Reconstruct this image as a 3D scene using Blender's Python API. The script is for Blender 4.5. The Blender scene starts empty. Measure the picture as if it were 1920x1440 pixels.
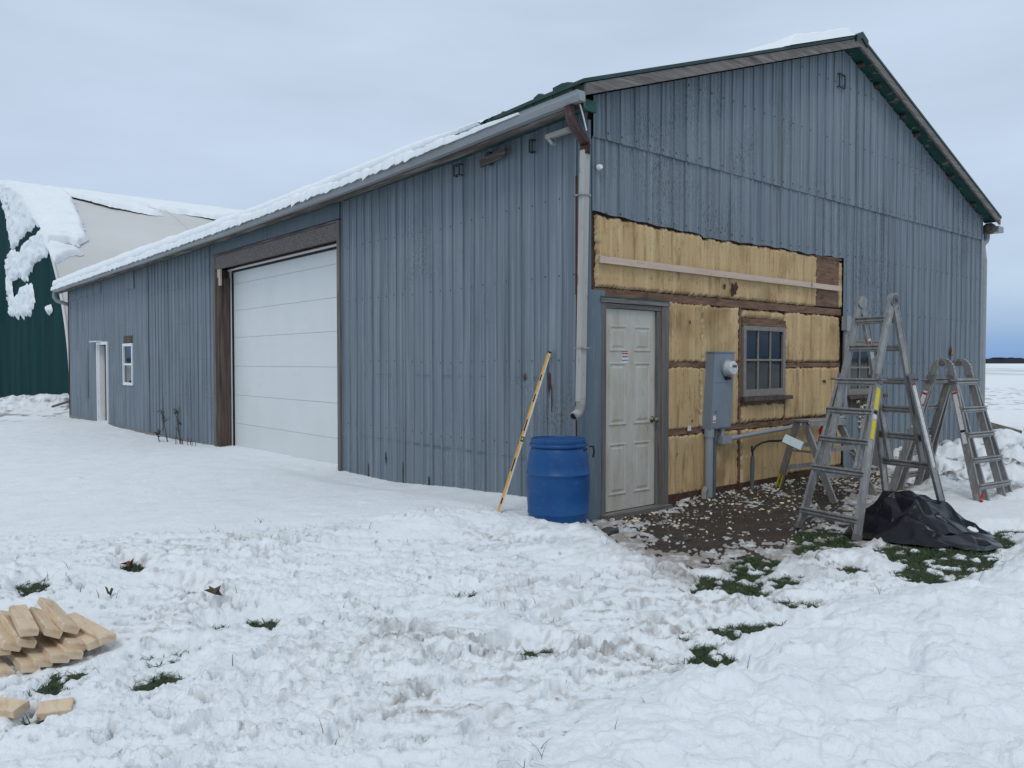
import bpy, math, random
import numpy as np
from mathutils import Vector, Matrix
R = math.radians
random.seed(7)
SC = bpy.context.scene
COL = SC.collection

# ------------------------------------------------------------------ camera, world, sun, exposure
CAM = Vector((-5.490, -5.336, 1.487))
cd = bpy.data.cameras.new("camera"); cam = bpy.data.objects.new("camera", cd); COL.objects.link(cam)
cam.location = CAM; cam.rotation_euler = (R(90-1.548), 0, R(-40.3))
cd.sensor_width = 36; cd.lens = 1480/1920*36; cd.clip_start = .05; cd.clip_end = 9000
SC.camera = cam
SC.view_settings.view_transform = 'Standard'; SC.view_settings.look = 'None'
SC.view_settings.exposure = 0.09; SC.view_settings.gamma = 1
SUN_EL, SUN_AZ = 52, 232        # azimuth clockwise from +Y of the direction the light comes from
w = bpy.data.worlds.new("World"); SC.world = w; w.use_nodes = True
nt = w.node_tree; nt.nodes.clear()
def wn(t, **k):
    n = nt.nodes.new(t)
    for a, b in k.items(): setattr(n, a, b)
    return n
out = wn('ShaderNodeOutputWorld'); bg = wn('ShaderNodeBackground'); bg.inputs[1].default_value = .1
sky = wn('ShaderNodeTexSky', sky_type='NISHITA', sun_disc=False, sun_elevation=R(SUN_EL), sun_rotation=R(SUN_AZ))
tc = wn('ShaderNodeTexCoord'); sep = wn('ShaderNodeSeparateXYZ'); nt.links.new(tc.outputs['Generated'], sep.inputs[0])
ramp = wn('ShaderNodeValToRGB'); nt.links.new(sep.outputs['Z'], ramp.inputs[0])
cr = ramp.color_ramp
stops = [(0.0, (.20,.36,.66)), (.020, (.24,.41,.70)), (.045, (.36,.50,.72)), (.085, (.49,.61,.77)), (.17, (.53,.64,.79)), (.42, (.55,.655,.80)), (1.0, (.69,.745,.81))]
while len(cr.elements) < len(stops): cr.elements.new(.5)
for e, (p, c) in zip(cr.elements, stops): e.position = p; e.color = (*c, 1)
mp = wn('ShaderNodeMapping'); mp.inputs['Scale'].default_value = (1.6, 1.6, 7); nt.links.new(tc.outputs['Generated'], mp.inputs[0])
nz = wn('ShaderNodeTexNoise'); nz.inputs['Scale'].default_value = 1.5; nz.inputs['Detail'].default_value = 5; nt.links.new(mp.outputs[0], nz.inputs['Vector'])
mr = wn('ShaderNodeMapRange'); mr.inputs[1].default_value = .3; mr.inputs[2].default_value = .7; mr.inputs[3].default_value = 9.0; mr.inputs[4].default_value = 10.6
nt.links.new(nz.outputs[0], mr.inputs[0])
vm = wn('ShaderNodeVectorMath', operation='SCALE'); nt.links.new(ramp.outputs[0], vm.inputs[0]); nt.links.new(mr.outputs[0], vm.inputs['Scale'])
mx = wn('ShaderNodeMix', data_type='RGBA'); mx.inputs[0].default_value = .93
nt.links.new(sky.outputs[0], mx.inputs[6]); nt.links.new(vm.outputs[0], mx.inputs[7])
nt.links.new(mx.outputs[2], bg.inputs[0]); nt.links.new(bg.outputs[0], out.inputs[0])
sd = bpy.data.lights.new("sun", 'SUN'); sd.energy = .85; sd.angle = R(16); sd.color = (1, .965, .92)
so = bpy.data.objects.new("sun", sd); COL.objects.link(so); so.location = (-8, -12, 20)
so.rotation_euler = (R(90-SUN_EL), 0, R(180-SUN_AZ))

# ------------------------------------------------------------------ helpers
def wl(o):
    v = Vector((0,0,0))
    while o: v += o.location; o = o.parent
    return v
def tag(o, label=None, cat=None, group=None, kind=None):
    if label: o['label'] = label
    if cat: o['category'] = cat
    if group: o['group'] = group
    if kind: o['kind'] = kind
    return o
def thing(name, loc, label, cat, group=None):
    o = bpy.data.objects.new(name, None); COL.objects.link(o); o.location = loc; o.empty_display_size = .2
    return tag(o, label, cat, group)
class MB:
    def __init__(s): s.v = []; s.f = []
    def add(s, vs, fs):
        n = len(s.v); s.v += [tuple(p) for p in vs]; s.f += [tuple(i+n for i in f) for f in fs]; return s
    def box(s, x0, x1, y0, y1, z0, z1, fn=None):
        vs = [(x,y,z) for z in (z0,z1) for y in (y0,y1) for x in (x0,x1)]
        if fn: vs = [fn(*p) for p in vs]
        return s.add(vs, [(0,2,3,1),(4,5,7,6),(0,1,5,4),(2,6,7,3),(0,4,6,2),(1,3,7,5)])
    def bar(s, a, b, wd, th, up=(0,0,1), ch=0.0):     # rectangular bar from a to b; wd across, th along 'up'
        a = Vector(a); b = Vector(b); d = (b-a).normalized(); x = d.cross(Vector(up)).normalized(); y = x.cross(d)
        if ch:
            c = min(ch, wd/3, th/3); q = [(-wd/2+c,-th/2),(wd/2-c,-th/2),(wd/2,-th/2+c),(wd/2,th/2-c),(wd/2-c,th/2),(-wd/2+c,th/2),(-wd/2,th/2-c),(-wd/2,-th/2+c)]
        else: q = [(-wd/2,-th/2),(wd/2,-th/2),(wd/2,th/2),(-wd/2,th/2)]
        n = len(q); vs = [p + x*i + y*j for p in (a,b) for i,j in q]
        return s.add(vs, [tuple(range(n))[::-1], tuple(range(n,2*n))] + [(i,(i+1)%n,n+(i+1)%n,n+i) for i in range(n)])
    def chan(s, a, b, wd, th, up, t=.004):            # C channel: web of height th, flanges wd (opens along +x)
        a = Vector(a); b = Vector(b); d = (b-a).normalized(); x = d.cross(Vector(up)).normalized(); y = x.cross(d)
        q = [(0,-th/2),(wd,-th/2),(wd,-th/2+t),(t,-th/2+t),(t,th/2-t),(wd,th/2-t),(wd,th/2),(0,th/2)]
        n = 8; vs = [p + x*i + y*j for p in (a,b) for i,j in q]
        return s.add(vs, [(i,(i+1)%n,n+(i+1)%n,n+i) for i in range(n)] + [(0,1,2,3),(0,3,4,7),(4,5,6,7),(8,11,10,9),(8,15,12,11),(12,15,14,13)])
    def tube(s, pts, r, n=10, cap=True, sq=1.0):
        pts = [Vector(p) for p in pts]; m = len(pts); rr = r if isinstance(r, (list,tuple)) else [r]*m
        up = None; rings = []
        for i, p in enumerate(pts):
            d = (pts[min(i+1,m-1)] - pts[max(i-1,0)]).normalized()
            if up is None:
                up = Vector((0,0,1)) if abs(d.z) < .9 else Vector((1,0,0))
            x = d.cross(up).normalized(); y = x.cross(d).normalized(); up = y
            rings.append([p + x*math.cos(2*math.pi*k/n)*rr[i] + y*math.sin(2*math.pi*k/n)*rr[i]*sq for k in range(n)])
        vs = [q for g in rings for q in g]
        fs = [(i*n+k, i*n+(k+1)%n, (i+1)*n+(k+1)%n, (i+1)*n+k) for i in range(m-1) for k in range(n)]
        if cap: fs += [tuple(range(n))[::-1], tuple(range((m-1)*n, m*n))]
        return s.add(vs, fs)
    def lathe(s, c, prof, n=40, axis='z'):
        c = Vector(c); vs = []
        for r, h in prof:
            for k in range(n):
                a = 2*math.pi*k/n; q = (r*math.cos(a), r*math.sin(a), h)
                if axis == 'y': q = (q[0], -h, q[1])
                if axis == 'x': q = (-h, q[0], q[1])
                vs.append(c + Vector(q))
        m = len(prof)
        fs = [(i*n+k, i*n+(k+1)%n, (i+1)*n+(k+1)%n, (i+1)*n+k) for i in range(m-1) for k in range(n)]
        return s.add(vs, fs + [tuple(range(n))[::-1], tuple(range((m-1)*n, m*n))])
    def prism(s, poly, d):                             # poly: 3D points, extruded by vector d
        n = len(poly); d = Vector(d); vs = [Vector(p) for p in poly] + [Vector(p)+d for p in poly]
        return s.add(vs, [tuple(range(n)), tuple(range(n,2*n))[::-1]] + [(i,n+i,n+(i+1)%n,(i+1)%n) for i in range(n)])
    def build(s, name, mat, parent=None, loc=None, smooth=False):
        me = bpy.data.meshes.new(name); off = wl(parent) if parent else Vector(loc or (0,0,0))
        me.from_pydata([(p[0]-off.x, p[1]-off.y, p[2]-off.z) for p in s.v], [], s.f); me.update()
        o = bpy.data.objects.new(name, me); COL.objects.link(o); o.parent = parent
        if not parent: o.location = off
        if mat: me.materials.append(mat)
        bmesh_fix(me)
        if smooth: me.shade_smooth()
        return o
import bmesh
def bmesh_fix(me):
    b = bmesh.new(); b.from_mesh(me); bmesh.ops.recalc_face_normals(b, faces=b.faces); b.to_mesh(me); b.free()
def grid_mesh(name, X, Y, Z, mat, keep=None, attrs=None, parent=None, smooth=True, wrap=False, loc=None, cls=None):
    m, n = X.shape; idx = np.arange(m*n).reshape(m, n)
    a, b, c, d = idx[:-1,:-1], idx[:-1,1:], idx[1:,1:], idx[1:,:-1]
    F = np.stack([a,b,c,d], -1).reshape(-1,4)
    if keep is not None:
        k = keep.ravel(); F = F[k[F].any(1)]
        used = np.zeros(m*n, bool); used[F.ravel()] = True; mapv = np.cumsum(used)-1; F = mapv[F]
    else: used = np.ones(m*n, bool)
    off = wl(parent) if parent else Vector(loc or (0,0,0))
    P = np.stack([X.ravel()-off.x, Y.ravel()-off.y, Z.ravel()-off.z], -1)[used].astype(np.float32)
    me = bpy.data.meshes.new(name); me.vertices.add(len(P)); me.vertices.foreach_set('co', P.ravel())
    me.loops.add(len(F)*4); me.loops.foreach_set('vertex_index', F.ravel().astype(np.int32))
    me.polygons.add(len(F)); me.polygons.foreach_set('loop_start', np.arange(len(F), dtype=np.int32)*4)
    me.update(calc_edges=True)
    for k, A in (attrs or {}).items():
        at = me.attributes.new(k, 'FLOAT', 'POINT'); at.data.foreach_set('value', A.ravel()[used].astype(np.float32))
    if smooth: me.shade_smooth()
    me.materials.append(mat); o = bpy.data.objects.new(name, me); COL.objects.link(o); o.parent = parent
    if not parent: o.location = off
    return o

# numpy noise
def _h(i, j, s):
    n = (i.astype(np.int64)*374761393 + j.astype(np.int64)*668265263 + s*1274126177) & 0xffffffff
    n = ((n ^ (n >> 13))*1103515245) & 0xffffffff; n = (n ^ (n >> 16)) & 0xffffffff
    return n/4294967295.0
def perlin(x, y, s=0):
    xi, yi = np.floor(x), np.floor(y); xf, yf = x-xi, y-yi
    u, v = xf*xf*xf*(xf*(xf*6-15)+10), yf*yf*yf*(yf*(yf*6-15)+10)
    def g(i, j):
        a = _h(xi+i, yi+j, s)*2*np.pi; return np.cos(a)*(xf-i) + np.sin(a)*(yf-j)
    return ((g(0,0)*(1-u)+g(1,0)*u)*(1-v) + (g(0,1)*(1-u)+g(1,1)*u)*v)*1.5
def fbm(x, y, f, o=4, s=0, g=.5):
    t = 0; a = 1; n = 0
    for k in range(o): t = t + a*perlin(x*f, y*f, s+k*17); n += a; a *= g; f *= 2.03
    return t/n
def lumps(x, y, c, s=0, dens=.7, flat=.6):            # clods of snow: rounded bumps of random size
    x = x/c; y = y/c; xi, yi = np.floor(x), np.floor(y); o = np.zeros_like(x)
    for i in (-1,0,1):
        for j in (-1,0,1):
            a, b = xi+i, yi+j; r = .18+.5*_h(a,b,s+3)
            dx = x-(a+_h(a,b,s+1)); dy = (y-(b+_h(a,b,s+2)))
            an = _h(a,b,s+4)*6.28; ex = dx*np.cos(an)+dy*np.sin(an); ey = (-dx*np.sin(an)+dy*np.cos(an))*1.5
            q = np.clip(1-(ex*ex+ey*ey)/(r*r), 0, 1)**.6*r*flat
            o = np.maximum(o, np.where(_h(a,b,s+5) < dens, q, 0))
    return o*c
def sst(x, a, b):
    t = np.clip((x-a)/(b-a), 0, 1); return t*t*(3-2*t)
def poly_sd(X, Y, P):                                 # signed distance, negative inside
    d = np.full(X.shape, 1e9); ins = np.zeros(X.shape, bool); n = len(P)
    for i in range(n):
        ax, ay = P[i]; bx, by = P[(i+1)%n]; ex, ey = bx-ax, by-ay
        t = np.clip(((X-ax)*ex+(Y-ay)*ey)/(ex*ex+ey*ey+1e-12), 0, 1)
        d = np.minimum(d, (X-ax-t*ex)**2+(Y-ay-t*ey)**2)
        c = (ay > Y) != (by > Y)
        ins ^= c & (X < ex*(Y-ay)/(ey if ey else 1e-9)+ax)
    d = np.sqrt(d); return np.where(ins, -d, d)
def px(*q, z=0.0):                                    # measured photo points brought down to the ground: world x, y
    o = []
    for x, y in q:
        a = (x-960)/1480; b = (720-y)/1480; cp, sp = .99963, .02702
        fw = cp+b*sp; up = b*cp-sp; t = (z-1.487)/up
        o.append((-5.49+t*(.6468*fw+.7627*a), -5.336+t*(.7627*fw-.6468*a)))
    return o

# materials
def material(name, base, layers=(), rough=.8, metal=0, spec=.3, bump=(), coat=0):
    """layers: (colour, (sx,sy,sz), detail, lo, hi, strength[, mask scale, mask lo, mask hi]) or ('attr', name, colour)"""
    m = bpy.data.materials.new(name); m.use_nodes = True; t = m.node_tree; L = t.links; p = t.nodes['Principled BSDF']
    p.inputs['Roughness'].default_value = rough; p.inputs['Metallic'].default_value = metal; p.inputs['Specular IOR Level'].default_value = spec
    if coat: p.inputs['Coat Weight'].default_value = coat
    c = t.nodes.new('ShaderNodeTexCoord')
    cnt = [0]
    def noise(scale, detail, lo, hi, rg=.55):
        cnt[0] += 1
        a = t.nodes.new('ShaderNodeMapping'); a.inputs['Scale'].default_value = scale if isinstance(scale, tuple) else (scale,)*3
        a.inputs['Location'].default_value = (cnt[0]*3.7, cnt[0]*5.1, cnt[0]*1.9)
        L.new(c.outputs['Object'], a.inputs[0]); n = t.nodes.new('ShaderNodeTexNoise'); n.inputs['Scale'].default_value = 1
        n.inputs['Detail'].default_value = detail; n.inputs['Roughness'].default_value = rg; L.new(a.outputs[0], n.inputs['Vector'])
        r = t.nodes.new('ShaderNodeMapRange'); r.inputs[1].default_value = lo; r.inputs[2].default_value = hi; L.new(n.outputs[0], r.inputs[0])
        return r.outputs[0]
    rgb = t.nodes.new('ShaderNodeRGB'); rgb.outputs[0].default_value = (*base, 1); cur = rgb.outputs[0]
    for l in layers:
        k = t.nodes.new('ShaderNodeMix'); k.data_type = 'RGBA'
        if l[0] == 'attr':
            a = t.nodes.new('ShaderNodeAttribute'); a.attribute_name = l[1]; f = a.outputs['Fac']; col = l[2]
        else:
            f = noise(*l[1:5]); col = l[0]
            q = t.nodes.new('ShaderNodeMath'); q.operation = 'MULTIPLY'; q.inputs[1].default_value = l[5]; L.new(f, q.inputs[0]); f = q.outputs[0]
            if len(l) > 6:
                g = noise(l[6], 3, l[7], l[8]); q = t.nodes.new('ShaderNodeMath'); q.operation = 'MULTIPLY'; L.new(f, q.inputs[0]); L.new(g, q.inputs[1]); f = q.outputs[0]
        L.new(f, k.inputs[0]); L.new(cur, k.inputs[6]); k.inputs[7].default_value = (*col, 1); cur = k.outputs[2]
    L.new(cur, p.inputs['Base Color'])
    prev = None
    for sc, st, ds in bump:
        b = t.nodes.new('ShaderNodeBump'); b.inputs['Strength'].default_value = st; b.inputs['Distance'].default_value = ds
        n = noise(sc, 5, 0, 1, .6); L.new(n, b.inputs['Height'])
        if prev: L.new(prev, b.inputs['Normal'])
        prev = b.outputs[0]
    if prev: L.new(prev, p.inputs['Normal'])
    return m
S = {}
S['siding'] = material('weathered_blue_steel', (.152,.188,.222), [
    ((.215,.25,.272), (11,11,.30), 4, .45, .70, .6), ((.080,.104,.124), (13,13,.18), 4, .50, .72, .7),
    ((.28,.315,.34), (34,34,.5), 4, .52, .70, .6), ((.055,.075,.080), (75,75,30), 3, .50, .63, .75, (.8,.8,.7), .52, .66),
    ((.27,.315,.35), (60,60,14), 4, .52, .70, .5, (.9,.9,.5), .54, .68), ((.070,.098,.098), (9,9,.35), 5, .56, .72, .6)],
    rough=.62, spec=.3, bump=[((3,3,.5), .35, .02), ((60,60,20), .15, .002)])
S['siding2'] = material('blue_steel_trim', (.125,.160,.190), [((.09,.125,.155), (5,5,.5), 4, .45, .7, .7), ((.22,.27,.31), (30,30,3), 4, .55, .75, .5)], rough=.6, bump=[((6,6,2), .3, .01)])
S['dark'] = material('dark_screw', (.025,.03,.033), rough=.6)
S['foam'] = material('spray_foam', (.490,.340,.175), [
    ((.60,.435,.240), (7,7,.6), 4, .48, .66, .7), ((.30,.185,.085), (9,9,.45), 4, .54, .70, .6), ((.60,.51,.31), (22,22,1.0), 4, .63, .68, .85), ((.17,.095,.04), (2.2,2.2,1.6), 6, .56, .70, .55),
    ((.20,.115,.05), (14,14,2.2), 6, .56, .68, .6), ((.10,.055,.03), (34,34,20), 5, .60, .68, .8, (2,2,2), .46, .6),
    ((.46,.37,.20), (1.2,1.2,.9), 3, .5, .68, .3), ('attr', 'rim', (.62,.55,.36)), ('attr', 'line', (.15,.09,.045))], rough=.85, spec=.15, bump=[((30,30,6), .3, .004), ((120,120,80), .3, .002)])
S['sheath'] = material('damp_wood_cavity', (.060,.032,.022), [((.12,.065,.04), (14,14,3), 5, .45, .7, .8), ((.02,.012,.01), (8,8,8), 5, .5, .7, .8)], rough=.9, bump=[((40,40,8), .5, .01)])
S['girt'] = material('old_brown_timber', (.150,.085,.055), [((.25,.155,.10), (4,18,40), 5, .45, .7, .8), ((.05,.028,.02), (5,14,14), 6, .52, .72, .85), ((.42,.33,.2), (18,30,30), 5, .66, .74, .5)], rough=.88, bump=[((6,40,60), .6, .006)])
S['strap'] = material('new_pale_board', (.52,.40,.315), [((.60,.49,.40), (2,30,30), 5, .45, .7, .7), ((.20,.12,.09), (22,40,40), 6, .63, .70, .7), ((.38,.26,.19), (3,20,20), 4, .55, .72, .5)], rough=.75, bump=[((6,60,60), .3, .003)])
S['greywood_z'] = material('weathered_grey_wood', (.125,.115,.105), [((.21,.195,.18), (35,35,1.4), 6, .45, .68, .8), ((.045,.037,.033), (22,22,1.0), 6, .52, .72, .8)], rough=.88, bump=[((60,60,3), .7, .006)])
S['greywood_x'] = material('weathered_grey_board', (.145,.13,.12), [((.26,.24,.225), (1.6,28,40), 6, .45, .68, .8), ((.05,.038,.033), (2,18,22), 6, .52, .72, .85)], rough=.88, bump=[((3,60,60), .7, .006)])
S['greywood_y'] = material('weathered_eave_board', (.080,.066,.058), [((.22,.20,.185), (28,1.4,34), 6, .45, .68, .8), ((.045,.033,.028), (18,2,18), 6, .50, .70, .85)], rough=.88, bump=[((60,3,60), .7, .006)])
S['post'] = material('dark_treated_post', (.082,.058,.046), [((.15,.118,.098), (26,26,1.1), 6, .46, .68, .8), ((.022,.022,.026), (16,16,.8), 5, .5, .68, .85)], rough=.85, bump=[((50,50,2), .6, .006)])
S['osb'] = material('weathered_header_panel', (.135,.118,.112), [((.22,.20,.19), (20,26,26), 4, .45, .65, .8), ((.06,.048,.045), (30,40,40), 4, .5, .7, .7)], rough=.9, bump=[((30,40,40), .5, .006)])
S['green'] = material('peeling_green_paint', (.014,.062,.054), [((.030,.10,.088), (10,10,10), 4, .4, .7, .7), ((.22,.19,.165), (9,5,14), 6, .61, .64, .9), ((.09,.07,.055), (6,3,8), 6, .62, .66, .8)], rough=.7, bump=[((20,20,20), .4, .004)])
S['greenroof'] = material('green_roof_steel', (.016,.045,.038), [((.035,.07,.062), (6,6,6), 4, .45, .7, .6)], rough=.5, bump=[((10,10,10), .2, .004)])
S['gutter'] = material('grey_white_gutter', (.265,.285,.30), [((.20,.215,.225), (6,.6,12), 5, .48, .7, .6), ((.17,.17,.165), (20,3,30), 5, .62, .72, .5)], rough=.5, spec=.4, bump=[((4,1,4), .2, .01)])
S['spout'] = material('dirty_white_downspout', (.36,.355,.335), [((.31,.295,.265), (14,14,1.2), 5, .45, .7, .7), ((.14,.12,.10), (22,22,6), 6, .62, .72, .7)], rough=.5, bump=[((6,6,2), .25, .01)])
S['brownspout'] = material('brown_corrugated_elbow', (.050,.022,.018), [((.09,.045,.035), (20,20,20), 4, .5, .7, .7)], rough=.4, spec=.5)
S['white'] = material('white_vinyl', (.72,.745,.76), [((.60,.61,.60), (8,8,4), 4, .5, .72, .5)], rough=.45)
S['panel'] = material('white_overhead_door_skin', (.645,.675,.665), [((.60,.63,.62), (1.2,1.2,.8), 3, .4, .7, .7), ((.55,.58,.59), (16,2,5), 5, .62, .75, .35)], rough=.4, spec=.4, bump=[((60,60,60), .08, .002)])
S['seam'] = material('door_seam_shadow_gap', (.40,.42,.42), rough=.8)
S['rubber'] = material('black_weather_seal', (.012,.012,.014), rough=.7)
S['door'] = material('stained_white_door', (.455,.44,.39), [((.36,.335,.25), (7,7,2.2), 4, .46, .70, .75), ((.25,.215,.14), (24,24,9), 5, .56, .74, .45), ((.16,.145,.12), (14,14,7), 5, .66, .76, .6), ((.50,.51,.475), (5,5,1.5), 3, .55, .75, .5)], rough=.55, bump=[((40,40,30), .1, .002)])
S['brass'] = material('tarnished_knob', (.22,.19,.15), rough=.32, metal=.9)
S['taupe'] = material('taupe_window_paint', (.200,.180,.155), [((.27,.25,.225), (20,20,20), 5, .48, .7, .6), ((.10,.085,.07), (30,30,12), 6, .60, .72, .6)], rough=.7, bump=[((40,40,40), .3, .003)])
S['glass'] = material('dark_window_glass', (.010,.016,.020), [((.028,.034,.036), (3,3,3), 4, .45, .7, .8)], rough=.05, spec=.34, bump=[((1.5,1.5,1.5), .12, .01)])
S['meterbox'] = material('grey_enamel_steel', (.185,.220,.255), [((.145,.17,.195), (6,6,3), 4, .45, .7, .6), ((.27,.30,.33), (16,16,6), 5, .6, .75, .4)], rough=.5, spec=.4, bump=[((12,12,12), .08, .003)])
S['conduit'] = material('grey_plastic_conduit', (.25,.275,.30), [((.18,.195,.21), (10,10,3), 4, .45, .7, .6)], rough=.5, spec=.4)
S['conduitd'] = material('dark_grey_conduit', (.10,.115,.13), [((.06,.07,.08), (10,10,3), 4, .45, .7, .6)], rough=.5, spec=.4)
S['cable'] = material('black_cable', (.018,.019,.021), rough=.45)
S['meterglass'] = material('meter_cover', (.50,.52,.53), [((.66,.68,.69), (30,30,30), 3, .5, .6, .6)], rough=.15, spec=.7)
S['lcd'] = material('meter_display', (.07,.085,.075), rough=.3)
S['red'] = material('red_plastic', (.42,.016,.022), [((.28,.01,.015), (9,9,9), 4, .45, .7, .6)], rough=.5)
S['alu'] = material('worn_aluminium', (.31,.305,.295), [((.19,.186,.178), (14,14,3), 5, .46, .7, .8), ((.54,.54,.53), (40,40,12), 5, .56, .70, .7), ((.16,.15,.14), (26,26,14), 6, .62, .72, .6)], rough=.45, metal=.55, spec=.45, bump=[((50,50,20), .15, .002)])
S['alud'] = material('dark_hinge_casting', (.16,.16,.165), [((.26,.26,.26), (30,30,30), 5, .5, .7, .6)], rough=.5, metal=.5)
S['grey'] = material('grey_rubber_foot', (.13,.125,.12), rough=.8)
S['yellow'] = material('yellow_sticker', (.62,.50,.045), [((.45,.36,.05), (30,30,30), 5, .5, .7, .6)], rough=.6)
S['label'] = material('white_sticker', (.62,.61,.60), [((.40,.38,.37), (60,60,60), 5, .5, .65, .7)], rough=.55)
S['ink'] = material('black_ink', (.015,.015,.018), rough=.7)
S['blue'] = material('blue_polyethylene', (.003,.060,.195), [((.006,.085,.25), (3,3,4), 4, .45, .7, .6), ((.10,.18,.30), (16,16,40), 5, .62, .74, .45), ((.002,.035,.13), (6,6,3), 4, .5, .7, .5)], rough=.42, spec=.35, bump=[((18,18,8), .12, .006)])
S['levely'] = material('yellow_level_paint', (.66,.34,.030), [((.50,.25,.03), (20,20,20), 5, .5, .7, .5)], rough=.5)
S['levels'] = material('scuffed_silver_level', (.52,.51,.48), [((.34,.32,.29), (30,30,30), 5, .5, .7, .6)], rough=.45, metal=.3)
S['vial'] = material('green_vial', (.28,.55,.06), rough=.2)
S['tarp'] = material('black_plastic_sheet', (.004,.005,.009), [((.009,.012,.020), (3,3,3), 4, .5, .65, .8)], rough=.25, spec=.24, bump=[((5,5,7), .5, .03), ((22,22,22), .25, .006)])
S['pine'] = material('fresh_sawn_pine', (.60,.465,.32), [((.70,.58,.43), (9,9,9), 4, .45, .65, .7), ((.42,.28,.16), (26,5,30), 6, .52, .68, .6), ((.24,.13,.07), (22,22,22), 5, .68, .74, .7)], rough=.75, bump=[((60,60,60), .25, .003)])
S['snow'] = material('snow', (.79,.828,.848), [('attr', 'dirt', (.235,.200,.165)), ('attr', 'grit', (.055,.045,.036)), ((.68,.728,.755), (3,3,3), 6, .45, .7, .5)], rough=.8, spec=.12,
    bump=[((9,9,9), .35, .05), ((30,30,30), .45, .022), ((90,90,90), .5, .008), ((260,260,260), .4, .003)])
S['roofsnow'] = material('roof_snow', (.79,.828,.848), rough=.8, spec=.12, bump=[((9,9,9), .35, .04), ((45,45,45), .3, .012)])
S['soil'] = material('wet_mud_and_gravel', (.032,.023,.017), [((.065,.047,.034), (5,5,5), 6, .42, .68, .8), ((.017,.013,.011), (9,9,9), 6, .5, .7, .8), ((.20,.175,.15), (42,42,42), 5, .60, .70, .65), ((.075,.030,.014), (3,3,3), 4, .56, .72, .7), ('attr', 'grass', (.030,.046,.020))], rough=.6, spec=.4,
    bump=[((20,20,20), .8, .03), ((90,90,90), .8, .01)])
S['grass'] = material('short_green_grass', (.040,.072,.028), [((.060,.105,.038), (6,6,6), 4, .45, .7, .8), ((.13,.11,.055), (22,22,22), 3, .54, .64, .75), ((.014,.035,.016), (11,11,11), 3, .5, .7, .6)], rough=.6)
S['straw'] = material('dry_stalk', (.085,.068,.045), [((.16,.13,.085), (20,20,20), 4, .5, .7, .7)], rough=.8)
S['chips'] = material('broken_foam_pieces', (.60,.54,.38), [((.74,.68,.50), (14,14,14), 4, .45, .6, .8), ((.36,.27,.14), (20,20,20), 4, .55, .7, .7)], rough=.85)
S['fabgreen'] = material('dark_green_fabric', (.002,.034,.036), [((.006,.056,.050), (.6,.8,.1), 4, .45, .7, .7), ((.002,.024,.026), (.4,.5,.06), 4, .5, .7, .7)], rough=.85, spec=.08, bump=[((.8,1.6,.15), .3, .1)])
S['fabwhite'] = material('off_white_roof_fabric', (.56,.565,.55), [((.50,.50,.475), (.2,.35,.35), 5, .45, .7, .6), ((.64,.65,.64), (.12,.3,.3), 4, .5, .7, .6)], rough=.5, spec=.3, bump=[((.25,.5,.5), .3, .15)])
S['treeline'] = material('distant_bare_trees', (.030,.034,.045), [((.05,.052,.062), (.03,.03,.03), 4, .45, .7, .8)], rough=1)
S['stem'] = material('woody_stem', (.075,.055,.045), rough=.8)
S['leaf'] = material('dull_green_leaf', (.035,.055,.035), [((.12,.07,.05), (20,20,20), 3, .5, .6, .8)], rough=.7)
S['redleaf'] = material('dead_red_leaf', (.13,.035,.020), [((.22,.09,.04), (30,30,30), 3, .5, .65, .8)], rough=.7)
S['concrete'] = material('damp_concrete', (.24,.225,.205), [((.15,.14,.125), (6,6,6), 5, .45, .7, .7)], rough=.9, bump=[((40,40,40), .4, .005)])
S['rust'] = material('rust_brown_metal', (.085,.026,.016), [((.16,.06,.035), (20,20,20), 5, .5, .7, .7)], rough=.85)
S['orange'] = material('torn_orange_foam', (.42,.18,.05), [((.15,.06,.03), (20,20,20), 4, .5, .65, .8)], rough=.9)
S['teal'] = material('pale_receptacle_cover', (.50,.60,.585), [((.34,.41,.40), (40,40,40), 4, .55, .7, .5)], rough=.45)
S['darkfab'] = material('dark_cloth', (.018,.022,.032), rough=.9)
S['rock'] = material('dark_stone', (.05,.055,.055), [((.10,.10,.10), (20,20,20), 5, .5, .7, .6)], rough=.85, bump=[((30,30,30), .5, .01)])
S['jred'] = material('dark_red_cloth', (.20,.006,.012), [((.10,.004,.008), (20,20,8), 4, .45, .7, .7)], rough=.8)
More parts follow.
